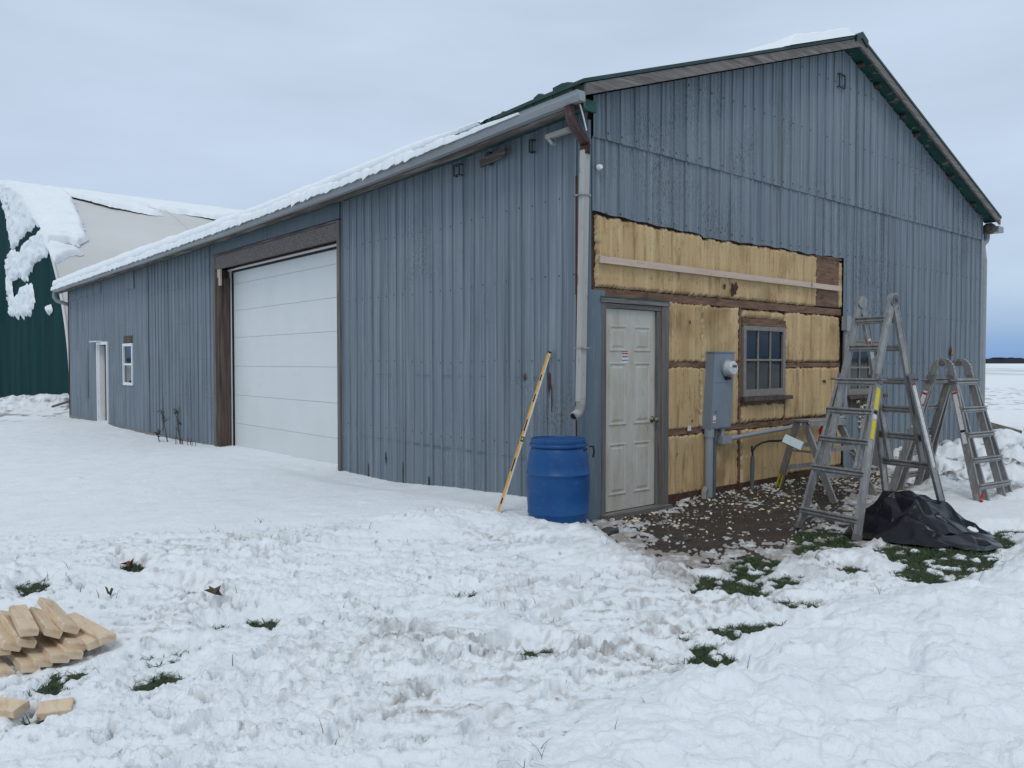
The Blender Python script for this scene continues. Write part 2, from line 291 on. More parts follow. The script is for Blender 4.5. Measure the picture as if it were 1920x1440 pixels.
#MORE
# ------------------------------------------------------------------ ground: soil sheet and the snow lying on it
MUD = px((1116,972),(1128,992),(1160,1012),(1195,1040),(1240,1050),(1290,1060),(1380,1056),(1420,1044),(1480,1040),(1520,1026),(1600,1016),(1640,1000),(1652,940),(1705,905),(1690,885),(1655,872)) + [(6.3,.3),(.15,.3)]
GR = [px(*q) for q in [
 [(1285,1085),(1310,1070),(1370,1075),(1380,1052),(1420,1038),(1452,1042),(1430,1075),(1428,1100),(1395,1110),(1360,1095),(1300,1098)],
 [(1640,1022),(1700,1000),(1860,1000),(1880,985),(1912,985),(1895,1002),(1850,1045),(1832,1062),(1790,1070),(1770,1084),(1720,1084),(1692,1060),(1697,1045)],
 [(1218,1216),(1250,1210),(1290,1220),(1320,1199),(1358,1218),(1330,1241),(1290,1236),(1240,1230)],
 [(1413,1166),(1440,1152),(1470,1160),(1440,1172)], [(1352,1168),(1398,1168),(1392,1179),(1356,1177)], [(1488,1117),(1522,1120),(1510,1134),(1495,1131)],
 [(284,1222),(320,1210),(352,1210),(345,1228),(300,1233)], [(260,1272),(306,1258),(300,1275)], [(84,1276),(132,1250),(112,1282)], [(42,1114),(80,1103),(80,1118),(55,1122)],
 [(348,1105),(380,1102),(372,1113)], [(402,1164),(440,1159),(420,1172)], [(474,1160),(512,1161),(495,1169)], [(980,1209),(1016,1203),(1012,1214)], [(58,1336),(86,1334),(76,1341)],
 [(1520,985),(1575,990),(1612,1008),(1570,1026),(1530,1022),(1500,1024)], [(1256,1180),(1284,1172),(1290,1186)], [(240,1074),(258,1078),(246,1084)], [(868,1108),(898,1104),(880,1114)], [(1020,1150),(1050,1148),(1040,1154)],
 [(1440,1075),(1500,1066),(1490,1086),(1460,1088)], [(1560,1060),(1600,1056),(1590,1066)]]]
ROUGH = px((-300,990),(0,1020),(250,1030),(450,1020),(640,1012),(760,990),(900,978),(960,984),(1120,995),(1250,1050),(1640,1010),(1920,1000),(1930,1065),(1700,1110),(1500,1150),(1320,1260),(1150,1340),(1000,1500),(900,1900),(-300,1900))
DEEP = px((1960,1075),(1700,1125),(1520,1160),(1380,1245),(1240,1300),(1120,1360),(1000,1500),(900,1900),(2600,1900),(2600,1100))
BANK = px((820,985),(930,975),(1050,992),(1110,1005),(1165,1035), z=.08)
PV = np.array([-12,-3,0,1,2.4,3.5,5,9,12,14.5,17.4,18.5,20,22.6,26,30,36,44,70,140,4000.])
PH = np.array([.0,.02,.05,.07,0,-.07,-.08,-.11,-.17,-.20,-.21,-.13,-.19,-.27,-.05,-.15,-.5,-.7,-.6,-.2,0])
def base_h(U, V):
    left = np.interp(V, PV, PH); r = np.hypot(U, V)
    h = left*(1-sst(U, -.2, 2)) + (.02 + .09*sst(U, 5, 9.5))*sst(U, -.2, 2)
    h = h*(1-sst(r, 60, 200))
    lip = sst(-U, .45, 1.0)*sst(V, -.1, .6)*(1-sst(V, 5, 9)); h = h + .07*lip
    h = h + .30*np.exp(-((U+.6)**2/5.+(V-26.8)**2/3.)) + .22*np.exp(-((U-1.6)**2/3.+(V-26.5)**2/3.)) + .30*np.exp(-((U+4)**2/7.+(V-30)**2/5.))
    return h
def line_d(X, Y, P):
    d = np.full(X.shape, 1e9)
    for (ax,ay),(bx,by) in zip(P, P[1:]):
        ex, ey = bx-ax, by-ay; t = np.clip(((X-ax)*ex+(Y-ay)*ey)/(ex*ex+ey*ey), 0, 1); d = np.minimum(d, np.hypot(X-ax-t*ex, Y-ay-t*ey))
    return d
PILE = px((70,1240))[0]; DIRTY = [(px(q)[0], a_, w1, w2) for q, a_, w1, w2 in [((960,1260),.55,1.2,.45),((1180,1150),.6,.9,.6),((640,1180),.35,.8,.3),((820,1340),.5,.6,.25),((1150,1230),.4,.6,.3),((1330,1120),.5,.7,.35)]]
PR = []
_r = random.Random(21)
for tr in ([(640,1460),(760,1290),(900,1190),(1060,1120),(1200,1070)],[(60,1290),(330,1200),(620,1160),(900,1120),(1180,1080)],[(300,1440),(520,1290),(800,1240),(1080,1200),(1400,1120),(1560,1080)],[(900,1460),(1000,1300),(1180,1180),(1330,1090)],[(-40,1120),(260,1130),(560,1080),(860,1090)],[(1430,1120),(1560,1090),(1660,1060)],[(1180,1045),(1130,1075),(980,1110),(800,1150),(560,1230),(420,1340)]):
    W_ = px(*tr); 
    for (x0,y0),(x1,y1) in zip(W_, W_[1:]):
        L_ = math.hypot(x1-x0,y1-y0); k_ = max(1,int(L_/.36)); an = math.atan2(y1-y0,x1-x0)
        for i in range(k_):
            q = (i+_r.uniform(-.2,.2))/k_; sd_ = (.10 if i%2 else -.10)+_r.uniform(-.05,.05)
            PR.append((x0+(x1-x0)*q-math.sin(an)*sd_, y0+(y1-y0)*q+math.cos(an)*sd_, an+_r.uniform(-.3,.3), _r.uniform(.02,.045)))
def prints(U, V):
    o = np.zeros_like(U)
    for x, y, a, d in PR:
        m = (np.abs(U-x) < .26)&(np.abs(V-y) < .26)
        if not m.any(): continue
        dx, dy = U[m]-x, V[m]-y; l = (dx*math.cos(a)+dy*math.sin(a))/.145; s = (-dx*math.sin(a)+dy*math.cos(a))/(.052+.012*l*np.sign(1)*0)
        r = np.sqrt(l*l+s*s)+.12*perlin(U[m]*14, V[m]*14, 80); v = d*(1-sst(r, .78, 1.05)) - .012*np.exp(-((r-1.2)/.16)**2) + .004*(1-sst(r,.7,.9))*np.sign(np.sin(l*16))
        o[m] = np.maximum(o[m], v) if False else o[m]+v
    return o
def surf(U, V):
    """returns soil height, snow thickness, dirt, grit, grass"""
    wu = U + .05*fbm(U, V, 3.1, 3, 5); wv = V + .05*fbm(U, V, 3.1, 3, 6)
    r = np.hypot(U-CAM.x, V-CAM.y); near = r < 45
    S0 = base_h(U, V) - .09 + .012*fbm(U, V, 1.3, 3, 9)
    S0 = S0 + .075*np.exp(-np.abs(V)/.45)*sst(U, 1.15, 1.5)*(1-sst(U, 5.5, 6.5))
    R_ = 1-sst(poly_sd(wu, wv, ROUGH), -.12, .22); D_ = 1-sst(poly_sd(wu, wv, DEEP), -.25, .25)
    rub = sst(U, 3.5, 5.2)*(1-sst(U, 15, 19))*sst(V, -4.5, -3.6)*(1-sst(V, -.02, .6))
    rub = np.maximum(rub, .8*np.exp(-((U+1)**2/6.+(V-26.8)**2/4.)))
    bk = np.exp(-(line_d(wu, wv, BANK)/.34)**2)
    t = .09 + .022*fbm(U, V, .45, 3, 1)*(1-.6*rub)
    n1 = fbm(U, V, 2.4, 4, 2); n2 = fbm(U, V, 11, 4, 3)
    la = lumps(wu, wv, .17, 11, .5); lb = lumps(wu, wv, .075, 12, .55); lc = lumps(U, V, .034, 13, .5)
    # smooth snow: faint ripples, a few clods
    smooth = .012*n1 + .0015*n2 + lumps(wu, wv, .33, 21, .10, .25)*sst(fbm(U, V, .5, 2, 30), .05, .4)
    scr0 = fbm((U*.7627-V*.6468)*.30+.35*(U*.6468+V*.7627), (U*.6468+V*.7627)*1.7, 5.5, 3, 41)
    pits = lumps(wu+3, wv+5, .31, 14, .5, .5); hx = U*.7627-V*.6468; hy = U*.6468+V*.7627; ax_ = hx*.55+.25*hy
    cr1 = sst(fbm(ax_, hy*1.25, 2.6, 4, 16), -.04, .06); cr2 = sst(fbm(ax_, hy*1.3, 6.5, 3, 17), -.03, .06); cr3 = sst(fbm(ax_*1.4, hy*1.3, 15, 3, 18), -.02, .10)
    AM = .30+.9*sst(.8*fbm(U, V, .75, 3, 85)+.45*scr0, -.30, .38); pile = np.exp(-(((U-PILE[0])/.42)**2+((V-PILE[1])/.42)**2)**2); rough = -.055*pile + .018*n1 - .022 + AM*(.20*la + .30*lb + .50*lc + .014*n2 - .12*pits + .010*fbm(U, V, 42, 2, 15) + .014*cr1 + .011*cr2 + .009*cr3) - prints(U, V)*1.15
    str_ = fbm(U*.6468+V*.7627, U*.7627-V*.6468, 1.0, 2, 40)
    scr = fbm((U*.7627-V*.6468)*.30+.35*(U*.6468+V*.7627), (U*.6468+V*.7627)*1.7, 5.5, 3, 41)   # scuffs and dragged tracks
    rough = rough + .008*scr
    deep = .05 + .05*fbm(U, V, 1.1, 3, 7) + .03*fbm(U, V, 3.2, 3, 8) + .36*lumps(wu, wv, .42, 22, .55, .45) + .35*lumps(wu, wv, .15, 23, .4) + .22*lb + .2*lc + .008*n2 + .022*sst(fbm(U, V, 2.1, 4, 86), -.03, .05) + .012*sst(fbm(U, V, 5.5, 3, 87), -.03, .05)
    ext = smooth*(1-R_) + rough*R_*(1-bk*.5)
    ext = ext*(1-D_) + deep*D_
    ext = ext + bk*(.075 + .35*la + .03*n1)
    lr = lumps(wu, wv, .42, 31, .8, .7); lr2 = lumps(wu, wv, .2, 32, .7, .8)
    ext = ext + rub*(.12*fbm(U, V, .9, 3, 33)+.02 + .75*lr + .7*lr2 + .4*la)
    ext = ext + .42*np.exp(-(((U-1.75)/.75)**2+((V+4.0)/.62)**2))*(1+.15*n1) + .10*np.exp(-(((U-.7)/.5)**2+((V+3.75)/.4)**2))
    thin = R_*(1-D_)*(1-bk)*sst(.5*fbm(U, V, 1.3, 3, 50)+.25*n1+.40*scr+.75*n2+.3*fbm(U, V, 24, 2, 51), .20, .55)
    t = t + ext - .085*thin
    hole = poly_sd(wu, wv, MUD); e = .035*n2 + .05*n1
    hole_ = hole; grass = np.zeros_like(U); hg = np.full(U.shape, 9.)
    for P in GR:
        cx = sum(p[0] for p in P)/len(P); cy = sum(p[1] for p in P)/len(P)
        m = np.hypot(U-cx, V-cy) < 2.2
        if m.any():
            q = poly_sd(wu[m], wv[m], P); hg[m] = np.minimum(hg[m], q-.04)
    grass = 1-sst(hg, .0, .10); grass = np.maximum(grass, (hole > .12).astype(float))
    gh = np.maximum(0, .05-np.abs(hg-.0))*0
    t = np.minimum(t, hole*.55 + e*1.6 + .000 + (.7*la+.5*lb)*(hole > -.5))
    slush = sst(.6*fbm(U, V, 3.0, 4, 60)+.6*n2+.5*fbm(U, V, 24, 3, 69)+.40*sst(hole,-.7,0), .16, .36)*sst(hole, -1.6, -.4)   # slushy left-overs on the mud
    t = np.where(hole < 0, np.maximum(t, slush*.028 - .012 + .3*lb*slush), t)
    snowclod = (_h(np.floor(U/.5), np.floor(V/.5), 77) > .80)
    t = np.where((hole < -.05)&(V > -1.3), np.maximum(t, np.where(snowclod, lc*.9+lb*.4-.012, -.05)), t)
    bitsn = sst(.6*fbm(U, V, 5, 3, 81)+.5*n2, .08, .26)
    t = np.minimum(t, np.where(hg < 0, np.maximum(hg*.3 + e*1.5 + .002 + .4*lb, bitsn*(.026+.6*lb)-.012), hg*.55 + e*1.5 + .004 + .5*lb + .3*la))
    t = np.where(near, t, np.maximum(t, .05))
    dirt = .70*(1-sst(np.abs(hole), 0, .85))*sst(n1+n2*.6+.25*scr, -.3, .45) + .45*thin*sst(n2+.5*n1, -.1, .4) + .42*R_*(1-D_*.8)*sst(fbm(U, V, .9, 4, 61), .0, .40)*sst(.8*fbm(U, V, 13, 3, 68)+.5*scr-2.0*lb, .0, .35)
    ctr = sum(a_*np.exp(-(((U-q[0])*.7627-(V-q[1])*.6468)**2/w1**2+((U-q[0])*.6468+(V-q[1])*.7627)**2/w2**2)) for q, a_, w1, w2 in DIRTY)
    dirt = dirt + ctr*R_*(1-D_)*.75*sst(.9*fbm(U*.8, V, 17, 4, 89)+.4*scr+.25*n1-3*lb-3*lc+.05, -.02, .42)
    dirt = np.maximum(dirt, (hole < .03)*(.88-.40*sst(fbm(U, V, 9, 3, 88), .0, .35)))
    band = sst(r, 95, 115)*(1-sst(r, 230, 300)); dirt = np.maximum(dirt, band*.50*sst(fbm(U, V, .06, 3, 62), -.25, .3))
    b2 = sst(r, 26, 30)*(1-sst(r, 46, 60)); grit = b2*sst(.6*fbm(U, V, .9, 4, 63)+.4*fbm(U, V, 3, 2, 67), .10, .30)*.9
    grit = np.maximum(grit, rub*sst(n2*.7+n1*.6-8*lr, .02, .22)*.9*(1-sst(U, 11, 14)))
    grit = np.maximum(grit, R_*(1-D_)*sst(.7*fbm(U, V, 24, 2, 65)+.4*scr-1.5*lb, .36, .50)*sst(fbm(U, V, 1.1, 2, 66), -.15, .3)*.75)
    fars = sst(r, 45, 90); t = t*(1-fars) + .09*fars
    return S0, t, np.clip(dirt, 0, .9), np.clip(grit, 0, 1), grass
def polar(ang_step, ratio, r0, r1, ratio2, r2):
    a = list(np.arange(-58, 58.001, ang_step)); a += list(np.arange(60, 302, 4.)); a += [302.]
    a = np.radians(np.array(a))
    rs = [r0*.02, r0*.5]; r = r0
    while r < min(r1, 11): rs.append(r); r *= 1+(ratio-1)*(.6 if ratio < 1.01 else 1)
    while r < r1: rs.append(r); r *= ratio
    while r < r2: rs.append(r); r *= ratio2
    rs.append(r2)
    A, RR = np.meshgrid(a, np.array(rs)); th = R(49.7)-A
    return CAM.x+RR*np.cos(th), CAM.y+RR*np.sin(th)
U, V = polar(.12, 1.0075, 1.5, 50, 1.03, 4200)
S0, t, dirt, grit, grass = surf(U, V)
snow = grid_mesh('snow', U, V, S0+t, S['snow'], keep=t > -.03, attrs={'dirt': dirt, 'grit': grit}); tag(snow, 'white trampled and drifted snow covering the yard and field', kind='structure')
U2, V2 = polar(.3, 1.02, 1.5, 22, 1.2, 4300)
s2, t2, _, _, g2 = surf(U2, V2)
far = sst(np.hypot(U2-1, V2+2), 7, 10)
soil = grid_mesh('ground', U2, V2, s2 - .6*far + .008*fbm(U2, V2, 9, 4, 70)*(1-far), S['soil'], attrs={'grass': g2}); tag(soil, 'bare muddy ground and turf under the snow', kind='structure')
def ground_z(x, y):
    a, b, _, _, _ = surf(np.array([float(x)]), np.array([float(y)])); return float(a[0]+max(b[0], 0))

# grass showing through (one mesh, nobody could count it)
def blades(pts, hgt, wid, name, mat, flat=.5, zf=None):
    n = len(pts); rs = np.random.RandomState(5)
    a = rs.rand(n)*6.283; L = hgt*(.5+rs.rand(n)); w_ = wid*(.6+.8*rs.rand(n)); k = flat*(.5+rs.rand(n))
    X, Y, Z = pts[:,0], pts[:,1], pts[:,2]; dx, dy = np.cos(a), np.sin(a); sx, sy = -dy*w_, dx*w_
    rows = []
    for s, wd in ((0, 1), (.45, .8), (.8, .5), (1, .06)):
        h = L*(s - .35*k*s*s)*(1-.45*k); q = L*k*s*s*1.1+L*.25*s*k
        for sg in (-1, 1): rows.append(np.stack([X+dx*q+sg*sx*wd, Y+dy*q+sg*sy*wd, Z-.004+h], -1))
    P = np.stack(rows, 1).reshape(-1, 3)
    f0 = np.array([[0,1,3,2],[2,3,5,4],[4,5,7,6]]); F = (np.arange(n)[:,None,None]*8+f0[None]).reshape(-1,4)
    me = bpy.data.meshes.new(name); me.vertices.add(len(P)); me.vertices.foreach_set('co', P.astype(np.float32).ravel())
    me.loops.add(len(F)*4); me.loops.foreach_set('vertex_index', F.ravel().astype(np.int32)); me.polygons.add(len(F)); me.polygons.foreach_set('loop_start', np.arange(len(F), dtype=np.int32)*4)
    me.update(calc_edges=True); me.materials.append(mat); o = bpy.data.objects.new(name, me); COL.objects.link(o); return o
rs = np.random.RandomState(3); cand = []
for P in GR:
    xs = [p[0] for p in P]; ys = [p[1] for p in P]; ar = (max(xs)-min(xs)+.2)*(max(ys)-min(ys)+.2); n = int(ar*9000)
    cand.append(np.stack([rs.uniform(min(xs)-.1, max(xs)+.1, n), rs.uniform(min(ys)-.1, max(ys)+.1, n)], -1))
c = np.concatenate(cand); s_, t_, _, _, g_ = surf(c[:,0], c[:,1]); k = (t_ < .012)&(g_ > .5)&(rs.rand(len(c)) < .75)
pts = np.stack([c[k,0], c[k,1], s_[k]], -1)
c = np.stack([rs.uniform(-5.2, 3.5, 70000), rs.uniform(-4.5, .8, 70000)], -1); s_, t_, _, _, g_ = surf(c[:,0], c[:,1]); k = (t_ < .008)&(g_ > .5); pts = np.concatenate([pts, np.stack([c[k,0], c[k,1], s_[k]], -1)])
tag(blades(pts, .042, .0022, 'grass', S['grass'], .9), 'short green turf showing through melted gaps in the snow', 'grass', kind='stuff')
print('blades', len(pts))
n = 700; c = np.stack([rs.uniform(-5.0, 3.0, n), rs.uniform(-4.4, 1.2, n)], -1); m = (poly_sd(c[:,0], c[:,1], ROUGH) < .3)&(poly_sd(c[:,0], c[:,1], MUD) > 0)&(rs.rand(n) < .38); c = c[m]
c = np.concatenate([c]+[np.repeat(np.array(px(q)), 7, 0)+rs.normal(0, .03, (7,2)) for q in [(90,1105),(115,1098),(205,1130),(870,1080),(895,1078),(880,1106),(490,1005),(405,1022),(465,1040),(1300,1080),(1290,1100),(1365,1190),(1440,1130),(1545,1060),(1490,1135),(1010,1440),(640,1380),(240,1078),(150,1120),(430,1130)]])
s_, t_, _, _, _ = surf(c[:,0], c[:,1])
tag(blades(np.stack([c[:,0], c[:,1], s_+np.maximum(t_, 0)], -1), .07, .0017, 'dry_grass_stalks', S['straw'], .8), 'thin dry grass stalks poking out of the trampled snow', 'grass stalks', kind='stuff')

# broken foam scraped off the wall
def chips(n, seed, name, mat, gen, smin, smax):
    rs = np.random.RandomState(seed); mb = MB(); k = 0
    P = gen(rs, n); s_, t_, _, _, _ = surf(P[:,0], P[:,1])
    for i in range(len(P)):
        if t_[i] > .06: continue
        r = smin+(smax-smin)*rs.rand()**5; c = Vector((P[i,0], P[i,1], s_[i]+max(t_[i],0)+r*.25)); vs = []
        ax = rs.rand(3)*1.0+.35; ax[2] *= .6; an = rs.rand()*6.28
        for q in [(1,0,0),(-1,0,0),(0,1,0),(0,-1,0),(0,0,1),(0,0,-1),(.6,.6,.5),(-.6,.6,-.4),(.5,-.6,-.5),(-.5,-.6,.5)]:
            v = np.array(q)*ax*r*(.7+.6*rs.rand()); vs.append(c+Vector((v[0]*math.cos(an)-v[1]*math.sin(an), v[0]*math.sin(an)+v[1]*math.cos(an), v[2])))
        b = bmesh.new()
        for v in vs: b.verts.new(v)
        h = bmesh.ops.convex_hull(b, input=b.verts); b.verts.index_update()
        mb.add([v.co for v in b.verts], [[v.index for v in f.verts] for f in b.faces]); b.free()
    return mb.build(name, mat)
def gen1(rs, n):
    u = rs.uniform(.1, 5.3, n); v = -np.abs(rs.exponential(.5, n))-.03; k = (v > -2.1)&(poly_sd(u, v, MUD) < .12); return np.stack([u[k], v[k]], -1)
tag(chips(1500, 8, 'foam_debris', S['chips'], gen1, .003, .030), 'cream coloured crumbs of scraped foam on the mud below the wall', 'foam debris', kind='stuff')
def gen2(rs, n):
    u = rs.uniform(.0, 5.6, n); v = -np.abs(rs.exponential(.6, n))-.03; return np.stack([u, v], -1)
tag(chips(900, 9, 'mud_clods', S['rock'], gen2, .006, .024), 'small dark stones and clods strewn over the mud by the door', 'stones', kind='stuff')

# far off wood on the horizon
rs = np.random.RandomState(11); mb = MB(); N = 1500
for ring, (rad, hh) in enumerate(((1500, 8.5), (1540, 10.5))):
    top = []
    a = np.linspace(0, 2*np.pi, N+1); h = hh*(.8+.25*perlin(a*60, a*0+ring, 5)+.35*np.maximum(0, perlin(a*260, a*0+ring, 8))+.12*rs.rand(N+1))
    for i in range(N):
        x0, y0, x1, y1 = rad*math.cos(a[i]), rad*math.sin(a[i]), rad*math.cos(a[i+1]), rad*math.sin(a[i+1]); xo, yo, xp, yp = x0*1.02, y0*1.02, x1*1.02, y1*1.02
        mb.add([(x0,y0,-1),(x1,y1,-1),(xp,yp,-1),(xo,yo,-1),(x0,y0,h[i]),(x1,y1,h[i+1]),(xp,yp,h[i+1]),(xo,yo,h[i])], [(0,1,5,4),(4,5,6,7),(3,2,6,7)])
tag(mb.build('distant_wood', S['treeline']), 'dark line of bare woodland along the far edge of the snowy field', 'woodland', kind='stuff')
# ------------------------------------------------------------------ the barn: gable wall on y = 0, long wall on x = 0
W, LEN, RX = 9.85, 22.75, 4.88
SL = .340
def roof_z(x): return 5.83 - SL*abs(x-RX)             # top of the roof steel
barn = thing('barn', (0,0,0), 'weathered blue-grey steel barn with a snowy roof and its gable partly stripped to yellow foam', 'barn')
def ribs_profile(a0, a1, per, ph, minor=True, rib=.017):
    pts = [(a0, 0.)]; k = math.floor((a0-ph)/per)-1
    while ph+k*per < a1+per:
        c = ph+k*per; k += 1
        for d, h in ((-.014,0),(-.009,rib),(.008,rib),(.012,.001),(.0125,-.010),(.0155,-.010),(.016,0)): pts.append((c+d, h))
        if minor:
            for m in (.30, .36, .66, .72): pts += [(c+m*per-.006,0),(c+m*per,.0035),(c+m*per+.006,0)]
    return [(a, h) for a, h in pts if a0 <= a <= a1] + [(a1, 0.)]
def corrug_profile(a0, a1, per, ph):
    n = int((a1-a0)/per*6); return [(a0+(a1-a0)*i/n, .024*(.5+.5*math.cos(2*math.pi*((a0+(a1-a0)*i/n)-ph)/per))) for i in range(n+1)]
def siding(mb, axis, prof, zb, zt, off, rows=7, seed=0):
    """corrugated sheet on plane axis ('x' -> wall at x=-off running along y; 'y' -> wall at y=-off running along x)"""
    n = len(prof); a = np.array([p[0] for p in prof]); h = np.array([p[1] for p in prof])
    vs = []
    for j in range(rows+1):
        t_ = j/rows; b = np.array([zb(q) for q in a]); tp = np.array([zt(q) for q in a]); z = b*(1-t_)+tp*t_
        wob = .006*perlin(a*1.4+seed, z*1.1, seed)+.004*perlin(a*5, z*1.5, seed+4)
        if j == 0: wob = wob + .010*np.maximum(0, perlin(a*2.3, a*0, seed+9))
        o = off+h+wob
        for i in range(n): vs.append((-o[i], a[i], z[i]) if axis == 'x' else (a[i], -o[i], z[i]))
    fs = [(j*n+i, j*n+i+1, (j+1)*n+i+1, (j+1)*n+i) for j in range(rows) for i in range(n-1)]
    mb.add(vs, fs)
def screws(mb, axis, pos, z, off, r=.0085):
    for p in pos:
        zz = z(p) if callable(z) else z; zz += random.uniform(-.008,.008); q = p+random.uniform(-.006,.006)
        if random.random() < .06: continue
        mb.lathe((-off, q, zz) if axis == 'x' else (q, -off, zz), [(r,0),(r,.004),(r*.5,.007)], 6, 'x' if axis == 'x' else 'y')
PER = .2055
# structure behind the skins so nothing is see-through
mb = MB()
mb.box(.02,.06,.06,4.93,-.3,3.74).box(.02,.06,9.96,15.55,-.4,3.74).box(.02,.06,16.5,18.0,-.4,3.74).box(.02,.06,19.15,LEN,-.4,3.74).box(.02,.06,4.93,9.96,3.27,3.74).box(.02,.06,15.55,16.5,-.4,.90).box(.02,.06,15.55,16.5,2.0,3.8).box(.02,.06,18.0,19.15,2.05,3.8)
mb.build('wall_framing', S['sheath'], barn)
mb = MB(); b = .02
def gab(x): return roof_z(x)-.14
for x0, x1, z0, z1 in [(.06,.2,-.3,2.1),(1.02,1.16,-.3,2.1),(.06,1.16,2.03,2.1)]: pass
P = [(0.03, -.3)]; 
mb.box(1.14,2.60,b,b+.03,-.3,2.02).box(3.46,5.1,b,b+.03,-.3,2.02).box(2.60,3.46,b,b+.03,-.3,1.08).box(5.1,6.10,b,b+.03,-.3,1.02).box(2.60,3.46,b,b+.03,1.97,2.02).box(5.1,6.1,b,b+.03,1.78,2.02).box(6.1,W-.03,b,b+.03,-.3,2.02).box(0.03,W-.03,b,b+.03,2.06,3.6)
mb.prism([(0.03,b,3.6),(W-.03,b,3.6),(W-.03,b,gab(W)),(RX,b,gab(RX)),(.03,b,gab(0.03))], (0,.03,0))
mb.build('gable_sheathing', S['sheath'], barn)
# interior: floor and far walls so the windows look into a dark room
mb = MB(); mb.box(.07,W-.07,.3,LEN-.1,-.35,-.30); mb.box(W-.06,W-.02,.1,LEN,-.4,roof_z(W)-.13); mb.prism([(0,LEN,-.4),(W,LEN,-.4),(W,LEN,gab(W)),(RX,LEN,gab(RX)),(0,LEN,gab(0))],(0,-.04,0)); mb.build('inner_lining', S['sheath'], barn)

# long wall skins
sag = lambda y: .165*(1-math.exp(-max(y,0)/4.))      # the old eave drops along the wall
zt = lambda a: 3.925-.95*sag(a)+.004*math.sin(a*2)
mb = MB(); siding(mb, 'x', ribs_profile(.02, 4.90, PER, .985), lambda a: -.22+.02*math.sin(a*3.1), zt, .0, 10, 1)
mb.build('long_wall_siding', S['siding'], barn)
mb = MB(); siding(mb, 'x', ribs_profile(10.0, 14.25, .236, 10.0, True), lambda a: -.25, zt, .0, 8, 2); mb.build('mid_wall_siding', S['siding'], barn)
mb = MB()
for a0, a1, z0, z1 in [(14.25,15.60,-.2,3.83),(15.60,16.45,-.2,.92),(15.60,16.45,2.16,3.83),(16.45,18.06,-.2,3.83),(18.06,19.10,2.03,3.83),(19.10,LEN,-.2,3.83)]:
    siding(mb, 'x', corrug_profile(a0, a1, .175, 14.25), lambda a: z0, lambda a: z1, .0, 5, 3)
# patched upper sheets
siding(mb, 'x', corrug_profile(18.6, 22.6, .175, 14.25), lambda a: 3.42+.03*math.sin(a*7), zt, .016, 1, 4)
siding(mb, 'x', corrug_profile(15.4, 16.1, .175, 14.30), lambda a: 3.30, zt, .022, 1, 5)
siding(mb, 'x', corrug_profile(20.2, 21.9, .175, 14.28), lambda a: .45, lambda a: 1.86, .018, 2, 6)
mb.build('far_wall_siding', S['siding'], barn)
mb = MB(); mb.box(-.020,.015,4.95,9.98,3.555,3.775).box(-.026,.01,7.45,7.50,3.55,3.80); mb.build('flat_panel', S['siding2'], barn)
mb = MB()
ribL = [.985+PER*k for k in range(-4, 19)]
for z in (.62, 1.50, 2.35, 3.10): screws(mb, 'x', [r+.02 for r in ribL if .1 < r < 4.85], (lambda z: lambda p: z+.012*math.sin(p*2))(z), .014)
rb2 = [10.0+.236*k for k in range(0, 19)]
for z in (.8, 1.55, 2.3, 3.05): screws(mb, 'x', rb2, z, .014)
rb3 = [14.25+.175*k for k in range(1, 48)]
for z in (.55, 1.30, 2.12, 2.90):
    screws(mb, 'x', [p for p in rb3 if not (15.5 < p < 16.5 and .8 < z < 2.2) and not (18 < p < 19.15 and z < 2.1)], z, .010, .010)
ribG = [.197+.2095*k for k in range(0, 47)]
for z in (3.70,): screws(mb, 'y', ribG[:-1], z, .062)
for z in (4.45, 5.2): screws(mb, 'y', [p for p in ribG if roof_z(p)-.2 > z], z, .062)
for z in (.75, 1.48, 2.2, 2.95): screws(mb, 'y', [p for p in ribG if (p > 6.25 or (p > 5 and z > 2) or (z > 2.9)) and p < 9.8], z, .046)
tag(mb.build('screws', S['dark'], barn), kind='stuff')

# dents, tears and rust spots on the skins
def blotch(name, mat, axis, c, rx, rz, off, seed, n=18, th=.003):
    rs = np.random.RandomState(seed); poly = []
    for i in range(n):
        a = 2*math.pi*i/n; r = .55+.75*rs.rand(); p, q = c[0]+rx*r*math.cos(a), c[1]+rz*r*math.sin(a)
        poly.append((-off, p, q) if axis == 'x' else (p, -off, q))
    return MB().prism(poly, (-th,0,0) if axis == 'x' else (0,-th,0)).build(name, mat, barn)
blotch('rust_streak', S['rust'], 'x', (.535,1.30), .018, .13, .012, 1); blotch('rust_streak', S['rust'], 'x', (.50,1.14), .008, .16, .012, 2); blotch('rust_streak', S['rust'], 'x', (.915,1.335), .022, .035, .010, 3)
blotch('torn_slit', S['dark'], 'x', (3.72,.22), .016, .075, .006, 4); blotch('torn_slit', S['dark'], 'x', (3.30,.04), .012, .16, .006, 5); blotch('torn_slit', S['dark'], 'x', (14.02,1.7), .018, .8, .006, 6); blotch('torn_slit', S['dark'], 'x', (13.25,.30), .02, .40, .012, 7)
blotch('torn_slit', S['dark'], 'x', (2.70,-.02), .014, .14, .012, 8); blotch('torn_slit', S['dark'], 'x', (4.17,.02), .012, .13, .012, 9); blotch('torn_slit', S['dark'], 'x', (12.2,.25), .015, .3, .012, 10)
MB().prism([(8.50,-.055,1.80),(8.545,-.055,1.70),(8.60,-.055,1.64),(8.585,-.055,1.60),(8.52,-.055,1.60),(8.49,-.055,1.52),(8.495,-.055,1.66)], (0,-.004,0)).build('torn_hole', S['dark'], barn)
MB().prism([(8.515,-.061,1.74),(8.56,-.061,1.68),(8.575,-.061,1.635),(8.52,-.061,1.615),(8.535,-.061,1.67)], (0,-.012,0)).build('foam_tuft', S['orange'], barn)
